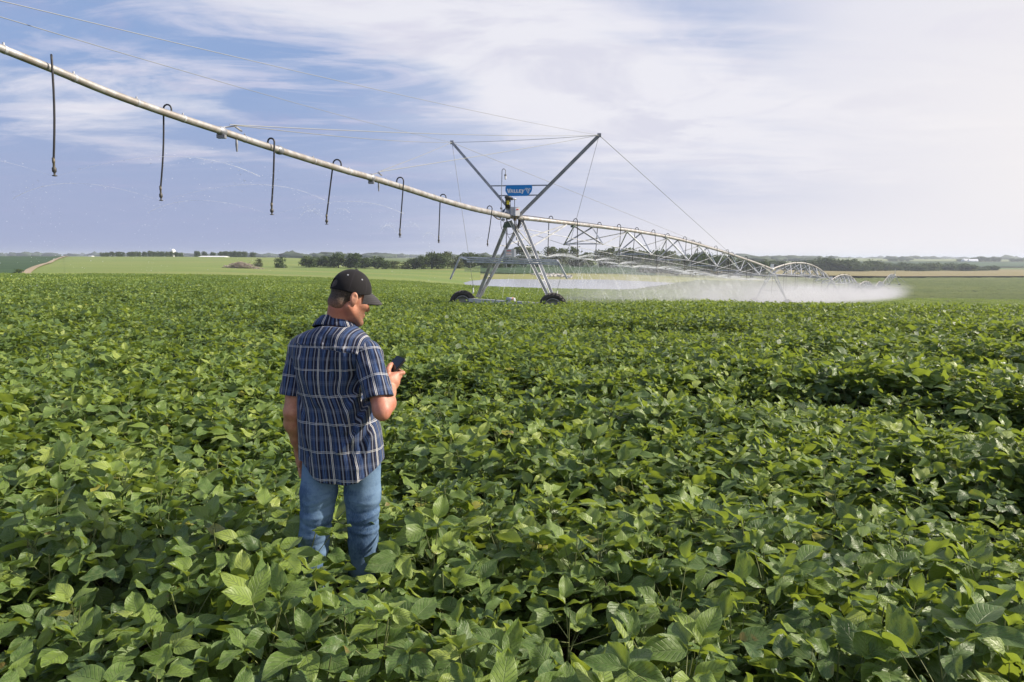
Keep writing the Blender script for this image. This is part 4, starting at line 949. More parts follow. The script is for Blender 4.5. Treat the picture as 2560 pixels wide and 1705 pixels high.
# horizontal guard frame with its box
gA, gB = at(1150, 643, 34.4), at(1392, 650.5, 31.9)
gC, gD = at(1168, 649, 33.6), at(1396, 655, 31.3)
for a, b in ((gA, gB), (gC, gD), (gA, gC), (gB, gD), (gC + Vector((0, 0, -.10)), gD + Vector((0, 0, -.10)))):
    mb = MB([M['galv']]); mb.bar(a, b, .065, .065); part(mb, 'guard_rail')
mb = MB([M['galv']]); mb.bar(gD, at(1418, 697, 31.2), .075); part(mb, 'guard_post'); mb = MB([M['galv']]); mb.bar(gA, at(1126, 698, 34.6), .075); part(mb, 'guard_post')
mb = MB([M['grey'], M['white'], M['red'], M['black']]); c = at(1272.5, 633, 32.6); rz = Matrix.Rotation(.12, 3, 'Z')
mb.box(c, .44, .26, .40, rz, 0); mb.box(c + Vector((.27, .02, 0)), .10, .24, .38, rz, 1); mb.box(c + Vector((-.01, -.136, .11)), .20, .01, .035, rz, 2); mb.box(c + Vector((-.01, -.137, -.03)), .26, .01, .06, rz, 1); mb.box(c + Vector((-.01, -.136, -.12)), .26, .008, .03, rz, 1); mb.box(c + Vector((-.01, -.144, -.03)), .20, .006, .014, rz, 2)
mb.tube(curve([c + Vector((-.03, -.02, -.16)), c + Vector((-.08, -.05, -.45)), c + Vector((0, -.05, -.62)), c + Vector((.08, -.05, -.45)), c + Vector((.14, -.05, -.22))], 5), .011, 6, 3)
part(mb, 'panel_box')
# --- far towers
for i in range(1, 7):
    tp = T[i]; a, b = (T[i - 1], tp); d0 = (b - a); d0.z = 0; d0.normalize(); side = Vector((d0.y, -d0.x, 0))
    thick = .10 + .012 * i
    wl = tp - side * 2.2; wr = tp + side * 2.2
    if i == 1: wl = tp - side * 1.9 + d0 * -.0; wr = tp + side * 1.9
    zl, zr = gz(wl.x, wl.y), gz(wr.x, wr.y)
    wl = Vector((wl.x, wl.y, zl + .66)); wr = Vector((wr.x, wr.y, zr + .66))
    mb = MB([M['galv'], M['white']])
    q1 = tp - d0 * .9 - UP * .2; q2 = tp + d0 * .9 - UP * .2
    for q, w_ in ((q1, wl), (q2, wl), (q1, wr), (q2, wr)): mb.angle(q, w_ + UP * .2, thick, up=d0)
    for k in (.35, .6, .82):
        for w_ in (wl, wr): mb.bar(q1.lerp(w_, k), q2.lerp(w_, k), thick * .7)
    mb.bar(wl, wr, .2, .18); mb.bar(wl.lerp(wr, .3) + UP * 1.6, wl.lerp(wr, .7) + UP * 1.6, .06)
    mb.tube([tp - d0 * .4, tp + d0 * .4], .17, 10); mb.box(tp + UP * .38, .32, .28, .45, m=1)
    tw = attach(mb.build('drive_tower'))
    for w_ in (wl, wr): wheel(w_, side.cross(UP), .66, .40, parent=tw, fine=False)
tp = T[6]; d0 = (T[6] - T[5]).normalized(); side = Vector((d0.y, -d0.x, 0)).normalized()
mb = MB([M['galv']]); mb.tube([tp, tp + UP * 2.9], .10, 6); mb.tube([tp, tp + d0 * 8 - UP * .3], .11, 8); mb.tube([tp + UP * 2.2, tp + d0 * 8 - UP * .3], .03, 4); mb.bar(tp + side * 1.0, tp + side * 4.5 - UP * 3.2, .12); part(mb, 'end_boom')

# ------------------------------------------------------------------ water
wm = bpy.data.materials.new('spray_water'); wm.use_nodes = True; t = NT(wm.node_tree); b = t.n['Principled BSDF']; o_ = t.n['Material Output']
b.inputs['Base Color'].default_value = (.93, .95, .98, 1); b.inputs['Roughness'].default_value = .3
tr = t.new('ShaderNodeBsdfTransparent'); mx = t.new('ShaderNodeMixShader'); tl = t.new('ShaderNodeBsdfTranslucent'); tl.inputs[0].default_value = (.95, .97, 1, 1); m2 = t.new('ShaderNodeMixShader'); m2.inputs[0].default_value = .6
t.l.new(b.outputs[0], m2.inputs[1]); t.l.new(tl.outputs[0], m2.inputs[2])
nz_ = t.noise(t.new('ShaderNodeTexCoord').outputs['Object'], 9, 4, .7)
t.put(mx.inputs[0], t.mapr(nz_, .36, .60, .12, .75)); t.l.new(tr.outputs[0], mx.inputs[1]); t.l.new(m2.outputs[0], mx.inputs[2]); t.l.new(mx.outputs[0], o_.inputs[0])
wm2 = mat('water_drops', (.80, .84, .90), .6, spec=.2)
js = MB([wm]); dr = MB([wm2]); rg = random.Random(21)
TETRA = [(1, 1, 1), (-1, -1, 1), (-1, 1, -1), (1, -1, -1)]
def drop(p, s, st=(0, 0, -1)):
    a = rg.random() * 6.28; c_, s_ = math.cos(a), math.sin(a); v = [Vector((x * c_ - y * s_, x * s_ + y * c_, z)) * s + Vector(st) * (z * s * 1.3) for x, y, z in TETRA]
    dr.raw([p + q for q in v], [(0, 1, 2), (0, 3, 1), (0, 2, 3), (1, 3, 2)])
def stream(p, az, v0, elev, r, T_, n=10, drops=6, ds=.012, wind=(0, 0), taper=False):
    pts_ = []; rs = []
    for k in range(n + 1):
        t_ = T_ * k / n; dr_ = v0 * math.cos(elev) * (1 - math.exp(-t_ * .9)) / .9
        pts_.append(p + Vector((math.cos(az) * dr_ + wind[0] * t_ * t_, math.sin(az) * dr_ + wind[1] * t_ * t_, v0 * math.sin(elev) * t_ - 4.9 * t_ * t_ * .8))); rs.append(r * ((1.05 - k / n) if taper else (.5 + 1.6 * k / n)))
    js.tube(pts_, rs, 4, caps=False)
    for _ in range(drops):
        k = rg.random() ** .5 * n; i0 = min(int(k), n - 1); q = pts_[i0].lerp(pts_[i0 + 1], k - i0); sp_ = .02 + .09 * k / n
        if taper: sp_ *= 3; q = q - UP * rg.random() ** 2 * 1.6
        drop(q + Vector((rg.gauss(0, sp_), rg.gauss(0, sp_), rg.gauss(0, sp_))), ds * rg.uniform(.5, 1.4))
for p, kind in nozzles:
    if kind == 'left':
        if p.y < 16:
            for az_ in ((3.05, .15) if p.x < -5 else (2.9, .45)): stream(p, az_, 7.0, .33, .0018, .55, 14, 60, .0065)
            if p.x < -5: 
                for _ in range(90): drop(p + Vector((-.25 + rg.gauss(0, .14), rg.gauss(0, .15), -rg.random() ** 1.2 * 1.6)), .005 * rg.uniform(.4, 1.4))
        else:
            for az_, el_ in ((2.6, 1.0), (.4, 1.05), (4.0, .9)): stream(p, az_, 3.0, el_, .0016, .5, 10, 34, .008)
    elif kind == 'span0':
        n_ = 24
        for k in range(n_): stream(p, 6.283 * k / n_ + rg.random() * .2, 5.8 * rg.uniform(.8, 1.1), .27 + rg.gauss(0, .04), .0075, rg.uniform(.28, .55), 8, 9, .009, taper=True)
        for az_ in (.1, 3.2, .9, 2.5, 4.2, 5.3): stream(p, az_ + rg.gauss(0, .2), 6.4, .24 + rg.gauss(0, .04), .017, .36, 8, 34, .011, taper=True)
    elif kind in ('span1', 'span2', 'span3'):
        n_ = 14
        for k in range(n_): stream(p, 6.283 * k / n_, 6.2, .28 + rg.gauss(0, .05), .012, rg.uniform(.3, .5), 6, 2, .02, taper=True)
for p, kind in nozzles:
    if kind in ('span0', 'span1', 'span2', 'span3'):
        k0 = {'span0': 1.0, 'span1': 1.8, 'span2': 2.4, 'span3': 2.8}[kind]
        for _ in range(60 if kind == 'span0' else 130):
            a_ = rg.random() * 6.283; rr_ = 4.2 * rg.random() ** .7; q = p + Vector((math.cos(a_) * rr_, math.sin(a_) * rr_, .25 - (rr_ / 4.2) ** 2 * 1.3 - rg.random() ** 1.5 * 1.2))
            L_s = rg.uniform(.15, .7) * (1 + .25 * k0); js.tube([q, q + Vector((math.cos(a_) * L_s * .5 + .1, math.sin(a_) * L_s * .5, -L_s))], [.002 * k0, (.007 if kind == 'span0' else .012) * k0], 3, caps=False)
for _ in range(240):       # stray drops in the air round the near pipe
    Yd = rg.uniform(9, 26); px = rg.uniform(-50, 1250); q = at(px, rg.uniform(430, 735), Yd); s_ = .0019 * Yd / 10 * rg.uniform(.5, 1.6); drop(q, s_, (0, 0, -2.2))
for _ in range(700):
    Yd = rg.uniform(30, 45); px = rg.gauss(1330, 130); q = at(px, rg.uniform(575, 735), Yd); drop(q, .0045 * rg.uniform(.5, 1.5), (0, 0, -1.6))
w_ = js.build('water_spray'); tag(w_, 'fine white water streams arching from the hanging nozzles', kind='stuff')
w_ = dr.build('water_drops'); tag(w_, 'scattered bright water drops falling under the pipe', kind='stuff')

# drifting mist under the far spans: a low lumpy bank of droplets along the machine
ax0 = Vector((T[0].x, T[0].y, 0)); ax1 = Vector((T[6].x, T[6].y, 0)); dl = (ax1 - ax0).length; dv = (ax1 - ax0).normalized(); sv = Vector((dv.y, -dv.x, 0))
st_s = np.linspace(0, dl, 40)
base_z = np.array([gz(*(ax0 + dv * s_).xy) for s_ in st_s])
path_all = [p for s_ in spans for p in s_]
top_s = [(Vector((p.x, p.y, 0)) - ax0).dot(dv) for p in path_all]; top_z = np.interp(st_s, top_s, [p.z for p in path_all])
V = []; n_ = 20
for s_, zb in zip(st_s, base_z):
    wd = float(np.interp(s_, [0, 10, 60, 260, dl], [1.5, 5, 12, 14, 5])); hh = float(np.interp(s_, [0, 6, 60, dl], [2.6, 4.2, 4.8, 4.4])) * (1 + .10 * math.sin(s_ * .21))
    for k in range(n_):
        a = math.pi * k / (n_ - 1); c = ax0 + dv * s_ + sv * (math.cos(a) * wd); V.append((c.x, c.y, zb + .2 + math.sin(a) ** .7 * hh))
idx = np.arange(40 * n_).reshape(40, n_); fc = [list(q) for q in np.stack([idx[:-1, :-1], idx[1:, :-1], idx[1:, 1:], idx[:-1, 1:]], -1).reshape(-1, 4)]
fc += [[int(idx[i, 0]), int(idx[i, n_ - 1]), int(idx[i + 1, n_ - 1]), int(idx[i + 1, 0])] for i in range(39)] + [[int(i) for i in idx[0]][::-1], [int(i) for i in idx[-1]]]
vm = bpy.data.materials.new('mist'); vm.use_nodes = True; t = NT(vm.node_tree); t.n.clear(); o_ = t.new('ShaderNodeOutputMaterial')
pv = t.new('ShaderNodeVolumePrincipled'); pv.inputs['Color'].default_value = (.96, .97, 1, 1); pv.inputs['Anisotropy'].default_value = .0
tcn = t.new('ShaderNodeTexCoord').outputs['Object']; sp_ = t.new('ShaderNodeSeparateXYZ'); t.l.new(tcn, sp_.inputs[0]); X_, Y_, Z_ = sp_.outputs
rx = t.math('SUBTRACT', X_, ax0.x); ry = t.math('SUBTRACT', Y_, ax0.y)
s_n = t.math('ADD', t.math('MULTIPLY', rx, dv.x), t.math('MULTIPLY', ry, dv.y)); q_n = t.math('ADD', t.math('MULTIPLY', rx, sv.x), t.math('MULTIPLY', ry, sv.y))
fcv = t.new('ShaderNodeFloatCurve'); t.put(fcv.inputs['Value'], t.math('DIVIDE', s_n, dl)); cvm = fcv.mapping; cvv = cvm.curves[0]
zmin, zmax = -16.0, 4.0
for s_, zb in list(zip(st_s, base_z))[1:-1:3]: cvv.points.new(s_ / dl, (zb - zmin) / (zmax - zmin))
cvv.points[0].location = (0, (base_z[0] - zmin) / (zmax - zmin)); cvv.points[-1].location = (1, (base_z[-1] - zmin) / (zmax - zmin)); cvm.update()
gzn = t.math('MULTIPLY_ADD', fcv.outputs[0], zmax - zmin, zmin); hgt = t.math('SUBTRACT', Z_, gzn)
wn = t.mapr(s_n, 0, 60, 4, 12, False)
fall = t.mapr(t.math('DIVIDE', t.math('ABSOLUTE', q_n), wn), .0, 1.0, 1, 0)
vert = t.mapr(t.math('ADD', hgt, t.math('MULTIPLY', t.math('SUBTRACT', t.noise(tcn, .16, 4, .65), .5), 6.5)), .0, t.mapr(s_n, 0, 60, 3.8, 4.4, False), 1, 0)
nn = t.mapr(t.noise(t.vmul(tcn, (1, 1, 1.3)), .11, 5, .66), .38, .62, .10, 1.9)
ends = t.math('MULTIPLY', t.mapr(s_n, 2, 64, .36, 1), t.mapr(s_n, dl - 260, dl + 4, 1, 0))
dn = t.math('MULTIPLY', t.math('MULTIPLY', fall, vert), t.math('MULTIPLY', nn, ends)); dn = t.math('MULTIPLY', dn, MIST)
t.put(pv.inputs['Density'], dn); t.l.new(pv.outputs[0], o_.inputs['Volume'])
o_ = mesh_obj('mist', V, fc, vm); tag(o_, 'white drifting spray mist lying under the far spans', kind='stuff')
vm.cycles.volume_step_rate = 1.0
# ------------------------------------------------------------------ the man
class Field:
    """signed distances on a grid; primitives are blended in locally, then meshed as one surface"""
    def __init__(s, lo, hi, h):
        s.h = h; s.lo = np.array(lo, np.float32); s.n = np.ceil((np.array(hi) - s.lo) / h).astype(int) + 1
        s.D = np.full(s.n, .08, np.float32)
    def region(s, lo, hi):
        a = np.clip(np.floor((np.array(lo) - s.lo) / s.h).astype(int), 0, s.n - 1); b = np.clip(np.ceil((np.array(hi) - s.lo) / s.h).astype(int) + 1, 1, s.n)
        if np.any(b <= a): return None, None
        sl = tuple(slice(i, j) for i, j in zip(a, b)); ax = [s.lo[k] + s.h * np.arange(a[k], b[k], dtype=np.float32) for k in range(3)]
        return sl, np.stack(np.meshgrid(*ax, indexing='ij'), -1)
    def blend(s, f, lo, hi, k=.01, op='u'):
        m = .05 if op == 'u' else .005
        sl, P = s.region(np.array(lo) - m, np.array(hi) + m)
        if sl is None: return
        d = f(P).astype(np.float32); D = s.D[sl]
        if op == 'u':
            h_ = np.clip(.5 + .5 * (D - d) / k, 0, 1); s.D[sl] = D * (1 - h_) + d * h_ - k * h_ * (1 - h_)
        else:                                   # cut d away
            d = -d; h_ = np.clip(.5 - .5 * (D - d) / k, 0, 1); s.D[sl] = D * (1 - h_) + d * h_ + k * h_ * (1 - h_)
    def cone(s, a, b, ra, rb, k=.01, op='u'):
        a = np.array(a, np.float32); b = np.array(b, np.float32); ab = b - a; L2 = max(float(ab @ ab), 1e-9)
        def f(P):
            t_ = np.clip(((P - a) @ ab) / L2, 0, 1); return np.linalg.norm(P - a - t_[..., None] * ab, axis=-1) - (ra + (rb - ra) * t_)
        R_ = max(ra, rb); s.blend(f, np.minimum(a, b) - R_, np.maximum(a, b) + R_, k, op)
    def chain(s, pts, rs, k=.008):
        for i in range(len(pts) - 1): s.cone(pts[i], pts[i + 1], rs[i], rs[i + 1], k)
    def ell(s, c, r, Rm=None, k=.01, op='u'):
        c = np.array(c, np.float32); r = np.array(r, np.float32); Rm = np.eye(3) if Rm is None else np.array(Rm)      # columns: axes
        def f(P):
            q = (P - c) @ Rm; k0 = np.linalg.norm(q / r, axis=-1); k1 = np.linalg.norm(q / (r * r), axis=-1); return k0 * (k0 - 1) / np.maximum(k1, 1e-6)
        e = np.sqrt(((Rm * r) ** 2).sum(1)); s.blend(f, c - e, c + e, k, op)
    def mesh(s):
        D = s.D; h = s.h; sg = D < 0; n = D.shape
        c = [sg[i:n[0] - 1 + i, j:n[1] - 1 + j, k:n[2] - 1 + k] for i in (0, 1) for j in (0, 1) for k in (0, 1)]
        cnt = sum(x.astype(np.int8) for x in c); act = (cnt > 0) & (cnt < 8); ci = np.argwhere(act)
        idx = -np.ones(act.shape, np.int64); idx[tuple(ci.T)] = np.arange(len(ci))
        acc = np.zeros((len(ci), 3)); w = np.zeros(len(ci))
        for ax in range(3):
            o1, o2 = [q for q in range(3) if q != ax]
            for u in (0, 1):
                for v in (0, 1):
                    p0 = ci.copy(); p0[:, o1] += u; p0[:, o2] += v; p1 = p0.copy(); p1[:, ax] += 1
                    d0 = D[tuple(p0.T)]; d1 = D[tuple(p1.T)]; m = (d0 < 0) != (d1 < 0); t_ = np.where(m, d0 / (d0 - d1 + 1e-12), 0)
                    pt = p0 - ci + 0.0; pt[:, ax] += t_; acc[m] += pt[m]; w[m] += 1
        V = (ci + acc / w[:, None]) * h + s.lo
        Q = []
        for ax in range(3):
            o1, o2 = (ax + 1) % 3, (ax + 2) % 3
            a_ = [slice(None)] * 3; b_ = [slice(None)] * 3; a_[ax] = slice(0, -1); b_[ax] = slice(1, None)
            ch = sg[tuple(a_)] != sg[tuple(b_)]; e = np.argwhere(ch); e = e[(e[:, o1] > 0) & (e[:, o2] > 0) & (e[:, o1] < n[o1] - 1) & (e[:, o2] < n[o2] - 1)]
            ins = sg[tuple(e.T)]
            def cell(u, v): q = e.copy(); q[:, o1] -= u; q[:, o2] -= v; return idx[tuple(q.T)]
            q = np.stack([cell(1, 1), cell(0, 1), cell(0, 0), cell(1, 0)], 1); q[~ins] = q[~ins][:, ::-1]; Q.append(q)
        Q = np.concatenate(Q); Q = Q[(Q >= 0).all(1)]
        return V, Q
def obj_field(fd, name, m, parent, uv=None, attrs=None):
    V, Q = fd.mesh(); o = mesh_obj(name, V - np.array(ORG), Q, m, parent, smooth=True, uv=None if uv is None else uv(V))
    for nm, f in (attrs or {}).items():
        a = o.data.attributes.new(nm, 'FLOAT', 'POINT'); a.data.foreach_set('value', f(V).astype(np.float32))
    return o
A = lambda px, py, Yd: np.array(at(px, py, Yd))
ORG = np.array([MAN.x, MAN.y, gz(MAN.x, MAN.y)])
man = empty('person', ORG); tag(man, 'man seen from behind in a plaid shirt and dark cap looking at his phone', 'person')
lerp3 = lambda a, b, t_: a + (b - a) * t_
# --- materials
def skin_mat():
    m = bpy.data.materials.new('skin'); m.use_nodes = True; t = NT(m.node_tree); b = t.n['Principled BSDF']; co = t.new('ShaderNodeTexCoord').outputs['Object']
    c = t.mix(t.mapr(t.noise(co, 22, 5, .6), .35, .65), (.50, .245, .155), (.40, .165, .105))
    c = t.mix(t.mapr(t.noise(co, 160, 3, .7), .5, .75, 0, .35), c, (.26, .11, .075))
    bd = t.new('ShaderNodeAttribute', attribute_name='beard').outputs['Fac']; c = t.mix(t.math('MULTIPLY', bd, t.mapr(t.noise(co, 420, 2, .6), .3, .6, .35, .9)), c, (.085, .055, .042))
    rd = t.new('ShaderNodeAttribute', attribute_name='red').outputs['Fac']; c = t.mix(t.math('MULTIPLY', rd, .5), c, (.46, .15, .11))
    t.put(b.inputs['Base Color'], c); b.inputs['Roughness'].default_value = .48; b.inputs['Specular IOR Level'].default_value = .45
    b.inputs['Subsurface Weight'].default_value = .12; b.inputs['Subsurface Radius'].default_value = (.012, .005, .003); b.inputs['Subsurface Scale'].default_value = 1
    bn = t.new('ShaderNodeBump', i_Strength=.5, i_Distance=.0016); t.put(bn.inputs['Height'], t.noise(co, 130, 4, .7)); t.put(b.inputs['Normal'], bn); return m
M['skin'] = skin_mat()
def hair_mat():
    m = bpy.data.materials.new('hair'); m.use_nodes = True; t = NT(m.node_tree); b = t.n['Principled BSDF']; co = t.new('ShaderNodeTexCoord').outputs['Object']
    c = t.mix(t.mapr(t.noise(t.vmul(co, (1, 1, .25)), 500, 3, .6), .4, .65), (.022, .016, .012), (.11, .08, .058)); ln = t.new('ShaderNodeAttribute', attribute_name='fade').outputs['Fac']
    c = t.mix(t.math('MULTIPLY', ln, t.mapr(t.noise(co, 330, 3, .7), .30, .62)), c, (.36, .19, .135))
    t.put(b.inputs['Base Color'], c); b.inputs['Roughness'].default_value = .65; b.inputs['Specular IOR Level'].default_value = .3
    bn = t.new('ShaderNodeBump', i_Strength=.8, i_Distance=.002); t.put(bn.inputs['Height'], t.noise(t.vmul(co, (1, 1, .25)), 420, 3, .7)); t.put(b.inputs['Normal'], bn); return m
M['hair'] = hair_mat()
def plaid_mat():
    m = bpy.data.materials.new('plaid_cotton'); m.use_nodes = True; t = NT(m.node_tree); b = t.n['Principled BSDF']
    uv = t.new('ShaderNodeUVMap', uv_map='UVMap').outputs[0]; sp = t.new('ShaderNodeSeparateXYZ'); t.l.new(uv, sp.inputs[0])
    navy = (.009, .010, .026); blue = (.025, .050, .130); mid = (.080, .135, .27); grey = (.21, .225, .275); white = (.60, .60, .62)
    def stripes(coord, period, bands):
        f = t.math('FRACT', t.math('ADD', t.math('DIVIDE', coord, period), 50.0)); col = None; r = t.new('ShaderNodeValToRGB'); r.color_ramp.interpolation = 'CONSTANT'; t.put(r.inputs[0], f); e = r.color_ramp.elements
        while len(e) > 1: e.remove(e[0])
        e[0].position = 0; e[0].color = (*bands[0][1], 1)
        for p, c in bands[1:]: x = e.new(p); x.color = (*c, 1)
        return r.outputs[0]
    v = stripes(sp.outputs[0], .108, [(0, white), (.024, navy), (.052, white), (.076, navy), (.11, blue), (.13, navy), (.15, mid), (.17, navy), (.20, blue), (.29, mid), (.31, blue), (.36, navy), (.43, grey), (.49, navy), (.56, blue), (.60, mid), (.625, navy), (.65, mid), (.67, blue), (.73, navy), (.80, grey), (.845, navy), (.93, blue), (.96, navy)])
    black = (0, 0, 0); 
    hm = stripes(sp.outputs[1], .1345, [(0, white), (.020, (.04, .04, .05)), (.048, white), (.068, black), (.18, (.03, .05, .10)), (.20, black), (.42, (.05, .08, .18)), (.50, (.10, .15, .28)), (.52, (.05, .08, .18)), (.60, black), (.80, (.03, .05, .10)), (.82, black)])
    hr = t.new('ShaderNodeSeparateColor'); t.l.new(hm, hr.inputs[0])
    c = t.mix(t.math('MULTIPLY', hr.outputs[0], .90, clamp=True), v, (.52, .52, .52)); c = t.mix(.55, c, hm, 'ADD') if False else t.mix(t.math('MULTIPLY', hr.outputs[2], .55), c, hm, 'LIGHTEN')
    wv = t.noise(t.vmul(uv, (1, .35, 1)), 900, 2, .6); c = t.mix(t.mapr(wv, .3, .7, 0, .35), c, t.mix(.5, c, (.02, .02, .04)))
    t.put(b.inputs['Base Color'], c); b.inputs['Roughness'].default_value = .85; b.inputs['Specular IOR Level'].default_value = .2; b.inputs['Sheen Weight'].default_value = .12
    co = t.new('ShaderNodeTexCoord').outputs['Object']; bn = t.new('ShaderNodeBump', i_Strength=.5, i_Distance=.006); t.put(bn.inputs['Height'], t.noise(t.vmul(co, (1, 1, .45)), 26, 4, .6)); t.put(b.inputs['Normal'], bn); return m
M['plaid'] = plaid_mat()
def denim_mat():
    m = bpy.data.materials.new('denim'); m.use_nodes = True; t = NT(m.node_tree); b = t.n['Principled BSDF']; co = t.new('ShaderNodeTexCoord').outputs['Object']
    c = t.mix(t.mapr(t.noise(co, 6, 5, .6), .42, .58), (.030, .070, .155), (.12, .20, .32))
    c = t.mix(t.mapr(t.noise(t.vmul(co, (1, 1, .12)), 420, 3, .7), .35, .7, 0, .5), c, (.18, .26, .37)); c = t.mix(t.mapr(t.noise(t.vmul(co, (.3, .3, 1)), 60, 3, .6), .55, .75, 0, .5), c, (.05, .10, .20))
    t.put(b.inputs['Base Color'], c); b.inputs['Roughness'].default_value = .85; b.inputs['Specular IOR Level'].default_value = .2
    bn = t.new('ShaderNodeBump', i_Strength=.5, i_Distance=.004); t.put(bn.inputs['Height'], t.noise(t.vmul(co, (.6, .6, 1)), 60, 4, .6)); t.put(b.inputs['Normal'], bn); return m
M['denim'] = denim_mat()
def cap_mat():
    m = bpy.data.materials.new('cap_cotton'); m.use_nodes = True; t = NT(m.node_tree); b = t.n['Principled BSDF']; uv = t.new('ShaderNodeUVMap', uv_map='UVMap').outputs[0]; sp = t.new('ShaderNodeSeparateXYZ'); t.l.new(uv, sp.inputs[0])
    f = t.math('ABSOLUTE', t.math('SUBTRACT', t.math('FRACT', t.math('MULTIPLY', sp.outputs[0], 6)), .5)); w = t.mapr(sp.outputs[1], 0, 1, .006, .03, False)
    ln = t.math('SUBTRACT', 1, t.math('MULTIPLY', t.math('ABSOLUTE', t.math('SUBTRACT', t.math('SUBTRACT', .5, f), w)), 110), clamp=True)
    bn_ = t.math('MULTIPLY', t.math('SUBTRACT', 1, t.math('MULTIPLY', t.math('SUBTRACT', .5, f), 120), clamp=True), .8)
    c = t.mix(t.math('MULTIPLY', ln, .5), (.009, .008, .010), (.06, .052, .064)); c = t.mix(bn_, c, (.006, .006, .008))
    t.put(b.inputs['Base Color'], c); b.inputs['Roughness'].default_value = .85; b.inputs['Sheen Weight'].default_value = .05; b.inputs['Specular IOR Level'].default_value = .25
    co = t.new('ShaderNodeTexCoord').outputs['Object']; bn = t.new('ShaderNodeBump', i_Strength=.3, i_Distance=.004); t.put(bn.inputs['Height'], t.noise(co, 28, 4, .6)); t.put(b.inputs['Normal'], bn); return m
M['cap'] = cap_mat()
# --- head frame
HAZ, HP = R(53), R(18)
hf = np.array([math.sin(HAZ) * math.cos(HP), math.cos(HAZ) * math.cos(HP), -math.sin(HP)]); hr_ = np.array([math.cos(HAZ), -math.sin(HAZ), 0]); hu = np.cross(hr_, hf)
HC = A(873, 744, 3.315)
HM = np.stack([hr_, hf, hu], 1)                       # columns: right, forward, up
H = lambda x, y, z: HC + HM @ np.array([x, y, z])
local = lambda V: (V - HC) @ HM
HS = A(845, 814, 3.33)                                # base of the neck
# arms
SHL, ELL, WRL = A(748, 872, 3.36), A(731, 1030, 3.30), A(751, 1128, 3.40)
SHR, ELR, WRR = A(922, 884, 3.22), A(955, 1026, 3.10), A(977, 962, 3.305)
# phone frame
pw = Vector((.69, -.71, -.13)).normalized(); pl_ = Vector((.577, .434, .692)); pl_ = (pl_ - pw * pl_.dot(pw)).normalized(); pn = pw.cross(pl_)
TL = at(993.5, 889.5, 3.40); pc = TL + pw * .037 - pl_ * .075
PH = lambda w_, l_, n_: np.array(pc + pw * w_ + pl_ * l_ + pn * n_)     # phone-centred point
# --- body
bd = Field((-1.36, 2.98, .25), (-.40, 3.62, 1.95), .004)
bd.chain([HS + np.array([0, .01, -.10]), HS, H(0, -.030, -.060)], [.080, .060, .050], .025)
bd.cone(H(.062, -.02, -.045), HS + np.array([.05, .07, -.01]), .016, .016, .02)             # neck sinew
bd.cone(H(0, -.060, -.035), HS + np.array([-.008, -.025, .0]), .028, .040, .025)                 # nape
bd.ell(H(0, .000, .032), (.070, .084, .084), HM, .012)
bd.ell(H(0, .028, -.035), (.062, .066, .082), HM, .03)
for s_ in (-1, 1):
    bd.cone(H(.054 * s_, -.005, -.055), H(.020 * s_, .075, -.103), .020, .020, .02); bd.ell(H(.042 * s_, .062, -.018), (.024, .028, .022), HM, .02)
    bd.cone(H(.010 * s_, .088, .018), H(.045 * s_, .074, .018), .012, .010, .012); bd.ell(H(.031 * s_, .078, .000), (.013, .012, .010), HM, .006)
    bd.cone(H(0, .095, -.062), H(.020 * s_, .084, -.066), .0085, .006, .006); bd.cone(H(0, .093, -.074), H(.018 * s_, .084, -.073), .0085, .006, .006)
    e_ = H(.072 * s_, -.008, -.004); t1 = HM @ np.array([.12 * s_, -.18, 1.0]); t1 /= np.linalg.norm(t1)
    ox = HM @ np.array([s_, -.35, 0]); ox /= np.linalg.norm(ox); fy = np.cross(t1, ox); EM = np.stack([ox, fy, t1], 1)
    ear_c = e_ + ox * .009; bd.ell(ear_c, (.0085, .019, .032), EM, .006); bd.ell(ear_c + ox * .010 + fy * (.002 if s_ > 0 else -.002) + t1 * .003, (.008, .0105, .021), EM, .003, 'c')
    bd.ell(ear_c + ox * .004 - t1 * .004 + HM @ np.array([0, .003, 0]), (.005, .007, .010), EM, .004)
    bd.ell(ear_c - t1 * .029, (.006, .008, .009), EM, .006)
bd.chain([H(0, .088, .012), H(0, .108, -.028)], [.009, .0125], .01); bd.ell(H(0, .104, -.034), (.017, .012, .009), HM, .008)
bd.ell(H(0, .078, -.106), (.022, .018, .016), HM, .02)
# trunk under the shirt, so that the body is one figure
bd.ell(HS + np.array([0, .0, -.20]), (.145, .070, .16), None, .04); bd.cone(HS + np.array([.01, 0, -.2]), A(858, 1090, 3.32), .10, .09, .05)
bd.cone(HS + np.array([0, 0, -.06]), SHL, .06, .052, .04); bd.cone(HS + np.array([0, 0, -.06]), SHR, .06, .052, .04)
# arms
def arm(S, E, Wr, muscle):
    bd.chain([S, lerp3(S, E, .45), E], [.045, .047, .040], .02)
    f1 = lerp3(E, Wr, .28) + muscle; bd.chain([E, f1, lerp3(E, Wr, .7), Wr], [.041, .046, .034, .0275], .02)
arm(SHL, ELL, WRL, np.array([-.004, 0, 0])); arm(SHR, ELR, WRR, np.array([.006, -.004, 0]))
bd.ell(ELR + np.array([.004, -.018, -.018]), (.024, .024, .024), None, .02)
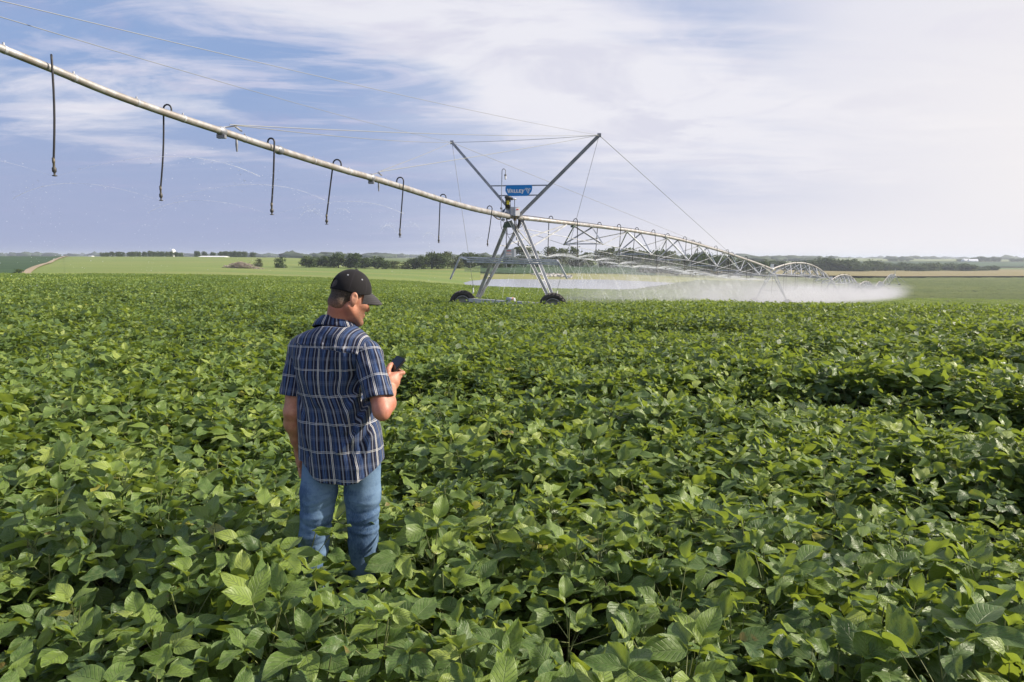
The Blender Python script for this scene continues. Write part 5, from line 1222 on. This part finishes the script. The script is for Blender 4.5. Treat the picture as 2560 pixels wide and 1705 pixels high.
# left hand hanging: palm towards the thigh, fingers curled forward
hd = np.array([.02, .10, -.99]); hd /= np.linalg.norm(hd); hp = WRL + hd * .055
bd.ell(hp, (.019, .040, .050), None, .02); bd.cone(WRL, hp, .027, .026, .02)
for k, (dy, ln_) in enumerate(((.030, .080), (.010, .090), (-.011, .084), (-.030, .066))):
    a_ = hp + np.array([0, dy, -.036]); b_ = a_ + np.array([.006, dy * .1, -ln_ * .48]); c_ = b_ + np.array([.022, dy * .05, -ln_ * .26]); d_ = c_ + np.array([.020, 0, -ln_ * .02])
    bd.chain([a_, b_, c_, d_], [.0105, .0098, .0090, .0078], .005)
bd.chain([hp + np.array([.008, .034, .018]), hp + np.array([.016, .054, -.012]), hp + np.array([.022, .052, -.042]), hp + np.array([.022, .046, -.062])], [.015, .0125, .011, .009], .008)
# right hand round the phone: palm at its right edge, thumb over the screen, four fingers behind
palm = PH(.042, -.042, -.018)
bd.cone(WRR, lerp3(WRR, palm, .6), .028, .031, .02); HRm = np.stack([np.array(pw), np.array(pl_), np.array(pn)], 1)
bd.ell(palm, (.021, .046, .030), HRm, .02); bd.ell(PH(.036, -.060, .004), (.020, .036, .022), HRm, .02); bd.cone(lerp3(WRR, palm, .5), PH(.040, -.065, .0), .030, .024, .02)
bd.chain([PH(.038, -.058, .016), PH(.024, -.028, .030), PH(.006, .000, .026), PH(-.010, .018, .014)], [.017, .0135, .0118, .0092], .006)
for k, (l0, ln_) in enumerate(((.004, 1.0), (-.020, 1.06), (-.042, 1.0), (-.061, .85))):
    bd.chain([PH(.044, l0 - .006, -.020), PH(.046, l0 + .012, -.034), PH(.046 - .040 * ln_, l0 + .014, -.034), PH(.046 - .072 * ln_, l0 + .010, -.024), PH(.046 - .088 * ln_, l0 + .006, -.006)], [.0118, .0108, .0098, .0090, .0080], .0025)
def beard(V):
    q = local(V); return np.clip((-.030 - q[:, 2]) / .03, 0, 1) * np.clip((q[:, 1] - .015) / .035, 0, 1) * np.clip((q[:, 2] + .15) / .03, 0, 1) * (np.abs(q[:, 0]) < .09) * .75
def redn(V):
    q = local(V); return (np.clip((q[:, 2] + .15) / .05, 0, 1) * np.clip((-.04 - q[:, 2]) / .03, 0, 1) * np.clip((.03 - q[:, 1]) / .05, 0, 1) + np.clip(.09 - np.linalg.norm(V - ELR, axis=1), 0, .05) / .05 * .8).clip(0, 1)
obj_field(bd, 'body', M['skin'], man, attrs={'beard': beard, 'red': redn})
# --- hair
hf_ = Field(HC - .16, HC + .16, .004); hf_.ell(H(0, -.004, .032), (.0740, .0925, .090), HM, .01)
hf_.ell(H(0, -.052, -.036), (.060, .044, .044), HM, .02)
hf_.blend(lambda P: -((P - HC) @ HM)[..., 2] * 0 + (((P - HC) @ HM)[..., 1] * .95 - .038 - ((P - HC) @ HM)[..., 2] * .4) * -1 * -1 if False else ((0.030 + ((P - HC) @ HM)[..., 2] * .25) - ((P - HC) @ HM)[..., 1]), HC - .16, HC + .16, .004, 'c')
hf_.blend(lambda P: ((P - HC) @ HM)[..., 2] - (-.078 + .50 * np.clip(((P - HC) @ HM)[..., 1] + .035, 0, 1)), HC - .16, HC + .16, .006, 'c')
def hfade(V):
    q = local(V); return np.clip((-.022 - q[:, 2]) / .04, 0, 1) + np.clip((q[:, 1] - .0) / .05, 0, 1) * .6
obj_field(hf_, 'hair', M['hair'], man, attrs={'fade': hfade})
# --- cap
cf = Field(HC - .18, HC + .20, .0035); cf.ell(H(0, .000, .034), (.0820, .1020, .1060), HM, .01)
cf.blend(lambda P: ((P - HC) @ HM)[..., 2] - (.016 + .28 * np.clip(((P - HC) @ HM)[..., 1], 0, 1) + .05 * np.clip(-((P - HC) @ HM)[..., 1], 0, 1) - .10 * np.clip(-((P - HC) @ HM)[..., 1] - .05, 0, 1)), HC - .18, HC + .20, .002, 'c')
cf.ell(H(0, -.001, .030), (.0760, .0960, .1000), HM, .002, 'c')
cf.ell(H(0, -.108, .047), (.031, .050, .021), HM, .003, 'c')
def cap_uv(V):
    q = local(V) - np.array([0, 0, .034]); a_ = np.arctan2(q[:, 0], q[:, 1]) / 6.2832 + .5; return np.stack([a_, np.clip(q[:, 2] / .102, 0, 1)], 1)
cap = obj_field(cf, 'cap', M['cap'], man, uv=cap_uv)
# brim: a curved peak
nu, nv = 28, 14; bv = []; 
for side_ in (0, 1):
    for j in range(nv + 1):
        v_ = j / nv
        for i in range(nu + 1):
            u_ = i / nu * 2 - 1; ang_ = u_ * 1.12; bx0, by0 = .0820 * math.sin(ang_), .1020 * math.cos(ang_)
            Lb = .074 * (1 - abs(u_) ** 2.6) + .004; x_ = bx0 * (1 - v_ * .06 ) ; y_ = by0 + Lb * v_; z_ = .043 - .012 * v_ * v_ - .026 * (x_ / .08) ** 2 * (1 + .5 * v_) - .024 * v_ + (.0 if side_ == 0 else -.004)
            bv.append(H(x_, y_ - .006, z_ + .012) - ORG)
n1_ = (nu + 1) * (nv + 1); ix = np.arange(n1_).reshape(nv + 1, nu + 1); q1_ = np.stack([ix[:-1, :-1], ix[1:, :-1], ix[1:, 1:], ix[:-1, 1:]], -1).reshape(-1, 4); rim_ = [(int(ix[nv, i]), int(ix[nv, i + 1]), int(ix[nv, i + 1]) + n1_, int(ix[nv, i]) + n1_) for i in range(nu)]
bq = np.concatenate([q1_[:, ::-1], q1_ + n1_, np.array(rim_)])
bm_ = bpy.data.materials.new('brim_cotton'); bm_.use_nodes = True; t = NT(bm_.node_tree); b = t.n['Principled BSDF']; uvn = t.new('ShaderNodeUVMap', uv_map='UVMap').outputs[0]; sp_ = t.new('ShaderNodeSeparateXYZ'); t.l.new(uvn, sp_.inputs[0])
fr_ = t.math('ABSOLUTE', t.math('SUBTRACT', t.math('FRACT', t.math('MULTIPLY', sp_.outputs[1], 6)), .5)); t.put(b.inputs['Base Color'], t.mix(t.mapr(fr_, .0, .12, .6, 0), (.013, .011, .014), (.08, .07, .085))); b.inputs['Roughness'].default_value = .8; b.inputs['Sheen Weight'].default_value = .15
uvb = np.concatenate([np.stack([np.tile(np.linspace(0, 1, nu + 1), nv + 1), np.repeat(np.linspace(0, 1, nv + 1), nu + 1)], 1)] * 2)
mesh_obj('brim', bv, bq, bm_, cap, smooth=True, uv=uvb)
for a_ in (-1, 1):
    pass
def on_cap(x, y, z):
    v = np.array([x / .0820, y / .1020, z / .106]); v /= np.linalg.norm(v); return HC + HM @ (v * np.array([.0820, .1020, .106]) + np.array([0, 0, .034])), HM @ (v / np.array([.0820, .1020, .106]))
for (x_, y_, z_) in ((.050, -.062, .070), (.074, .012, .070), (-.05, -.062, .07)):
    p_, n_ = on_cap(x_, y_, z_); n_ /= np.linalg.norm(n_); mb = MB([M['grey']]); mb.lathe(p_ - ORG, n_, [(-.002, .0016), (.0008, .0018), (.0012, .0030), (0, .0042), (-.002, .004)], 12); mb.build('eyelet', cap)
p_, n_ = on_cap(0, 0, .1); mb = MB([bm_]); mb.lathe(p_ - ORG, n_, [(-.002, .009), (.003, .008), (.0045, .004), (.005, .0005)], 12); mb.build('cap_button', cap)
# --- shirt
sec = [(812, 800, 888, .075), (820, 780, 902, .085), (830, 754, 917, .095), (842, 735, 930, .100), (860, 729, 934, .108), (890, 731, 926, .118), (930, 736, 918, .124), (970, 738, 918, .126), (1010, 738, 943, .130), (1050, 739, 955, .136), (1100, 741, 963, .144), (1150, 746, 970, .150), (1200, 752, 974, .154), (1240, 756, 974, .154)]
sz = np.array([A((a + b) / 2, y, 3.3)[2] for y, a, b, d in sec]); so = np.argsort(sz)
scx = np.array([(A(a, y, 3.3)[0] + A(b, y, 3.3)[0]) / 2 for y, a, b, d in sec])[so]; shw = np.array([(A(b, y, 3.3)[0] - A(a, y, 3.3)[0]) / 2 for y, a, b, d in sec])[so]; sdp = np.array([d for *_, d in sec])[so]; sz = sz[so]
YAW = R(-11); cyw, syw = math.cos(YAW), math.sin(YAW)
def torso_local(P):
    z = P[..., 2]; cx_ = np.interp(z, sz, scx); x = P[..., 0] - cx_; y = P[..., 1] - 3.30 + .018 * np.clip((z - 1.3) / .2, 0, 1)
    return x * cyw - y * -syw, -x * syw * -1 * -1 + y * cyw, z
FOLDS = [  # ridges and valleys in the cloth: picture points on the back of the shirt, height, width
 ([(905, 935), (893, 985), (872, 1030), (868, 1075)], .011, .015), ([(915, 960), (908, 1010), (888, 1045), (885, 1080)], -.009, .012), ([(925, 1000), (903, 1062), (880, 1100), (850, 1125)], .011, .015),
 ([(925, 1060), (905, 1100), (878, 1135)], -.006, .013), ([(930, 1090), (918, 1130), (900, 1165)], .006, .015), ([(800, 850), (812, 905), (822, 970), (838, 1060)], .007, .013), ([(820, 850), (828, 905), (845, 985), (862, 1050)], -.008, .012),
 ([(860, 868), (865, 930), (852, 1000)], .008, .013), ([(745, 900), (765, 950), (790, 1010)], .006, .015), ([(742, 1000), (765, 1060), (772, 1140)], -.006, .014), ([(790, 1060), (800, 1130), (808, 1200)], .006, .014), ([(830, 1090), (842, 1150), (846, 1205)], -.006, .013),
 ([(742, 862), (800, 858), (870, 874), (925, 893)], .003, .006), ([(905, 880), (897, 920), (905, 960)], -.010, .012), ([(890, 1085), (893, 1150), (898, 1200)], .006, .014)]
def fold_disp(P):
    x = P[..., 0]; z = P[..., 2]; m = P[..., 1] < 3.40; out_ = np.zeros(x.shape, np.float32)
    for line, amp, wd in FOLDS:
        pts_ = [A(a, b, 3.18) for a, b in line]; best = np.full(x.shape, 9, np.float32)
        for a_, b_ in zip(pts_, pts_[1:]):
            dx, dz = b_[0] - a_[0], b_[2] - a_[2]; t_ = np.clip(((x - a_[0]) * dx + (z - a_[2]) * dz) / (dx * dx + dz * dz), 0, 1); best = np.minimum(best, np.hypot(x - a_[0] - t_ * dx, z - a_[2] - t_ * dz))
        out_ += 1.35 * amp * np.exp(-(best / wd) ** 2)
    th = np.arctan2(P[..., 0] + .86, -(P[..., 1] - 3.3)); out_ = out_ * m * np.clip((-.625 - x) / .06, 0, 1) + .004 * np.sin(th * 7 + 2 * np.sin(z * 6)) * np.clip((1.35 - z) / .3, 0, 1) + .003 * np.sin(th * 3 + z * 21)
    return out_
def torso_sdf(P, grow=0.0):
    x, y, z = torso_local(P); a_ = np.interp(z, sz, shw); b_ = np.interp(z, sz, sdp); ap = np.sqrt((a_ * cyw) ** 2) ; a_ = (a_ - .01) ; e = 2.35
    k = (np.abs(x / a_) ** e + np.abs(y / b_) ** e) ** (1 / e); d = (k - 1) * np.minimum(a_, b_) * .95
    return np.maximum(d, z - (sz[-1] - .002)) - grow
zh_l, zh_m, zh_r = A(766, 1188, 3.17)[2], A(840, 1210, 3.17)[2], A(957, 1158, 3.17)[2]
HEM = [(745, 1165), (760, 1178), (770, 1190), (782, 1199), (798, 1206), (830, 1210), (870, 1209), (895, 1203), (915, 1193), (935, 1178), (955, 1158), (975, 1140)]; xh = [A(a, b, 3.17)[0] for a, b in HEM]; zh = [A(a, b, 3.17)[2] for a, b in HEM]
def hem(P): return np.interp(P[..., 0], xh, zh)
sh = Field((-1.16, 3.06, .70), (-.56, 3.56, 1.66), .005)
ok_, P_ = sh.region(sh.lo, sh.lo + sh.h * sh.n); d_ = torso_sdf(P_) ; sh.D[ok_] = np.minimum(d_, .08)
sh.cone(HS + np.array([-.02, 0, -.065]), SHL + np.array([.01, 0, -.005]), .060, .062, .04); sh.cone(HS + np.array([.03, 0, -.065]), SHR + np.array([-.02, 0, 0]), .062, .064, .04)
sh.D[ok_] = sh.D[ok_] - fold_disp(P_); sh.D[ok_] = np.maximum(sh.D[ok_], hem(P_) - P_[..., 2]); del P_, d_
sh.cone(HS + np.array([0, 0, -.02]), HS + np.array([.0, 0, .12]), .070, .070, .005, 'c')
def torso_uv(V):
    x, y, z = torso_local(V); th = np.arctan2(x, -y * 1.25); back = V[:, 1] < 3.33
    TH_ = np.linspace(-math.pi, math.pi, 721); aa, bb = .200, .145; ex_ = np.sign(np.sin(TH_)) * aa * np.abs(np.sin(TH_)) ** .85; ey_ = -np.sign(np.cos(TH_)) * bb * np.abs(np.cos(TH_)) ** .85
    AR_ = np.concatenate([[0], np.cumsum(np.hypot(np.diff(ex_), np.diff(ey_)))]); AR_ -= AR_[360]; ta_ = np.arctan2(ex_, -ey_); u_ = np.interp(np.arctan2(x, -y), ta_, AR_); wy_ = np.clip((z - 1.30) / .10, 0, 1) * (V[:, 1] < 3.36); wy_ = wy_ * wy_ * (3 - 2 * wy_); u_ = u_ * (1 - wy_) + x * 1.03 * wy_; zz_ = z + np.where(z > 1.38, (z - 1.38) * .25, 0) + .10 * (V[:, 1] - 3.2) * (z > 1.45); yk = z > np.interp(V[:, 0], [-1.06, -.62], [A(742, 858, 3.2)[2], A(925, 890, 3.2)[2]])
    u_ = u_ + np.where(yk, .028, 0); return np.stack([u_ + .013 * np.sin(z * 5), zz_ - A(830, 923, 3.18)[2]], 1)
shirt = obj_field(sh, 'shirt', M['plaid'], man, uv=torso_uv)
def sleeve(S, E, t_end, r0, r1, name='sleeve', twist=0.0, flare=None):
    S = np.array(S); ax_ = (E - S); L_ = np.linalg.norm(ax_); ax_ /= L_; e1 = np.cross(ax_, [0, 0, 1]); e1 /= np.linalg.norm(e1); e2 = np.cross(e1, ax_)
    hem_n = ax_ * 1.0; hem_p = S + ax_ * L_ * t_end
    if flare is not None: hem_n = ax_ + flare; hem_n /= np.linalg.norm(hem_n)
    lo_ = np.minimum(S, E) - .12; hi_ = np.maximum(S, E) + .12; f = Field(lo_, hi_, .004)
    def cloth(P):
        q = P - S; s_ = q @ ax_; r = np.linalg.norm(q - s_[..., None] * ax_, axis=-1); th = np.arctan2(q @ e2, q @ e1)
        rr = r0 + (r1 - r0) * np.clip(s_ / (L_ * t_end), 0, 1) + .003 * np.sin(th * 3 + s_ * 30) + .0025 * np.sin(th * 5 - s_ * 45 + 1)
        return np.where(s_ < 0, np.linalg.norm(q, axis=-1) - r0, r - rr)
    f.blend(cloth, lo_, hi_, .004); f.blend(lambda P: hem_n @ hem_p - P @ hem_n, lo_, hi_, .003, 'c')
    f.cone(hem_p - ax_ * .01, hem_p + ax_ * .12, r1 - .013, r1 - .011, .003, 'c')
    def uv(V): q = V - S; s_ = q @ ax_; th = np.arctan2(q @ e2, q @ e1) + twist; th = (th + math.pi) % (2 * math.pi) - math.pi; return np.stack([th * .068, .0415 + (L_ * t_end - s_)], 1)
    return obj_field(f, name, M['plaid'], shirt, uv=uv)
sleeve(SHR + np.array([-.004, 0, .000]), ELR + np.array([-.004, .012, 0]), .80, .066, .070, twist=.6, flare=np.array([-.10, 0, -.06])); sleeve(SHL + np.array([.004, .0, -.004]), ELL + np.array([-.010, 0, 0]), .74, .060, .063, twist=2.0)
# collar: stand and turned-down fall
cv = []; nc = 60; cuv = []; prof_c = [(-.050, .098), (-.045, .101), (-.018, .084), (.003, .0745), (.006, .072), (.003, .0695), (-.05, .068)]
cc_ = HS + np.array([-.006, -.006, .030]); tiltv = np.array([.05, .16])
for i in range(nc + 1):
    th = -math.pi + 2 * math.pi * i / nc + .0
    for j, (zc_, rc_) in enumerate(prof_c):
        fx, fy_ = math.sin(th), math.cos(th); front = max(0, math.cos(th - R(12))) ** 6; zc2 = zc_ - (front * .035 if j < 2 else 0) - .02 * front; rr = rc_ + (.012 * front if j < 2 else 0) + (abs(fx) * .012 if j < 3 else 0)
        x_, y_ = fx * rr * 1.02, fy_ * rr * .94
        cv.append(cc_ + np.array([x_, y_, zc2 - y_ * .34 - x_ * .10]) - ORG); cuv.append((th * .085 + .02, .030 + j * .002))
npf = len(prof_c); cq = [(i * npf + j, (i + 1) * npf + j, (i + 1) * npf + j + 1, i * npf + j + 1) for i in range(nc) for j in range(npf - 1)]
mesh_obj('collar', cv, np.array(cq)[:, ::-1], M['plaid'], shirt, smooth=True, uv=cuv)
# --- jeans
jn = Field((-1.16, 3.04, .02), (-.56, 3.60, 1.06), .005)
HL_, KL_, FL_ = A(806, 1135, 3.32), A(786, 1345, 3.27), A(775, 1535, 3.22); HR2, KR_, FR_ = A(905, 1135, 3.32), A(908, 1350, 3.33), A(905, 1545, 3.34)
jn.ell(A(856, 1115, 3.32), (.150, .105, .13), None, .05)
for h_, k_, f_2 in ((HL_, KL_, FL_), (HR2, KR_, FR_)):
    jn.chain([h_, lerp3(h_, k_, .45), k_, lerp3(k_, f_2, .35) + np.array([0, -.012, 0]), f_2], [.094, .089, .073, .068, .055], .02)
jn.ell(A(818, 1135, 3.26), (.075, .065, .085), None, .03); jn.ell(A(896, 1135, 3.26), (.075, .065, .085), None, .03)
ok_, P_ = jn.region(jn.lo, jn.lo + jn.h * jn.n)
for (px_, py_, Yd_, amp, wd, sl_) in ((790, 1262, 3.18, .006, .011, .35), (785, 1285, 3.18, -.007, .009, .25), (786, 1305, 3.17, .008, .011, .1), (785, 1328, 3.17, -.009, .010, -.15), (784, 1350, 3.17, .009, .012, .2), (782, 1375, 3.15, -.008, .010, .05), (780, 1398, 3.15, .007, .012, -.2),
                                      (912, 1265, 3.22, .005, .012, -.2), (910, 1288, 3.22, -.006, .010, .1), (908, 1305, 3.22, .008, .011, .25), (908, 1322, 3.22, -.008, .009, .05), (908, 1342, 3.22, .008, .011, -.1)):
    c_ = A(px_, py_, Yd_); dx = P_[..., 0] - c_[0]; dz = P_[..., 2] - c_[2] - sl_ * dx - 1.2 * dx * dx; jn.D[ok_] -= .6 * amp * np.exp(-(dz / wd) ** 2) * np.exp(-(dx / .085) ** 4)
del P_
jn.blend(lambda P: P[..., 2] - .08, jn.lo, jn.lo + jn.h * jn.n, .003, 'c')
obj_field(jn, 'jeans', M['denim'], man)
for f_2 in (FL_, FR_):
    bt = Field(np.array([f_2[0] - .12, f_2[1] - .14, ORG[2] - .02]), np.array([f_2[0] + .12, f_2[1] + .26, .22]), .006)
    g_ = ORG[2]; bt.cone([f_2[0], f_2[1], g_ + .13], [f_2[0], f_2[1], g_ + .05], .05, .046, .02); bt.ell([f_2[0], f_2[1] + .07, g_ + .045], (.048, .13, .045), None, .03); bt.blend(lambda P: P[..., 2] - g_ - .004, bt.lo, bt.lo + bt.h * bt.n, .003, 'c')
    obj_field(bt, 'boot', mat('boot_leather', (.10, .06, .035), .6, var=.3), man)
# --- the phone
ph = empty('mobile_phone', pc); tag(ph, 'black mobile phone held up in the right hand of the man', 'phone')
def slab(w_, l_, n0, n1, r_, name, m):
    ol = []
    for sx_, sl_, a0_ in ((1, 1, 0), (-1, 1, 90), (-1, -1, 180), (1, -1, 270)):
        for k in range(6): a_ = R(a0_ + k * 18); ol.append((sx_ * (w_ / 2 - r_) + math.cos(a_) * r_, sl_ * (l_ / 2 - r_) + math.sin(a_) * r_))
    v = [pw * x + pl_ * y + pn * n0 for x, y in ol] + [pw * x + pl_ * y + pn * n1 for x, y in ol]; n_ = len(ol)
    return mesh_obj(name, v, [list(range(n_))[::-1], [n_ + i for i in range(n_)]] + [(i, (i + 1) % n_, n_ + (i + 1) % n_, n_ + i) for i in range(n_)], m, ph)
slab(.075, .150, -.005, .005, .011, 'case', mat('phone_case', (.012, .011, .012), .45)); slab(.067, .141, .0052, .0058, .008, 'screen', mat('phone_glass', (.006, .008, .014), .08, spec=.6))
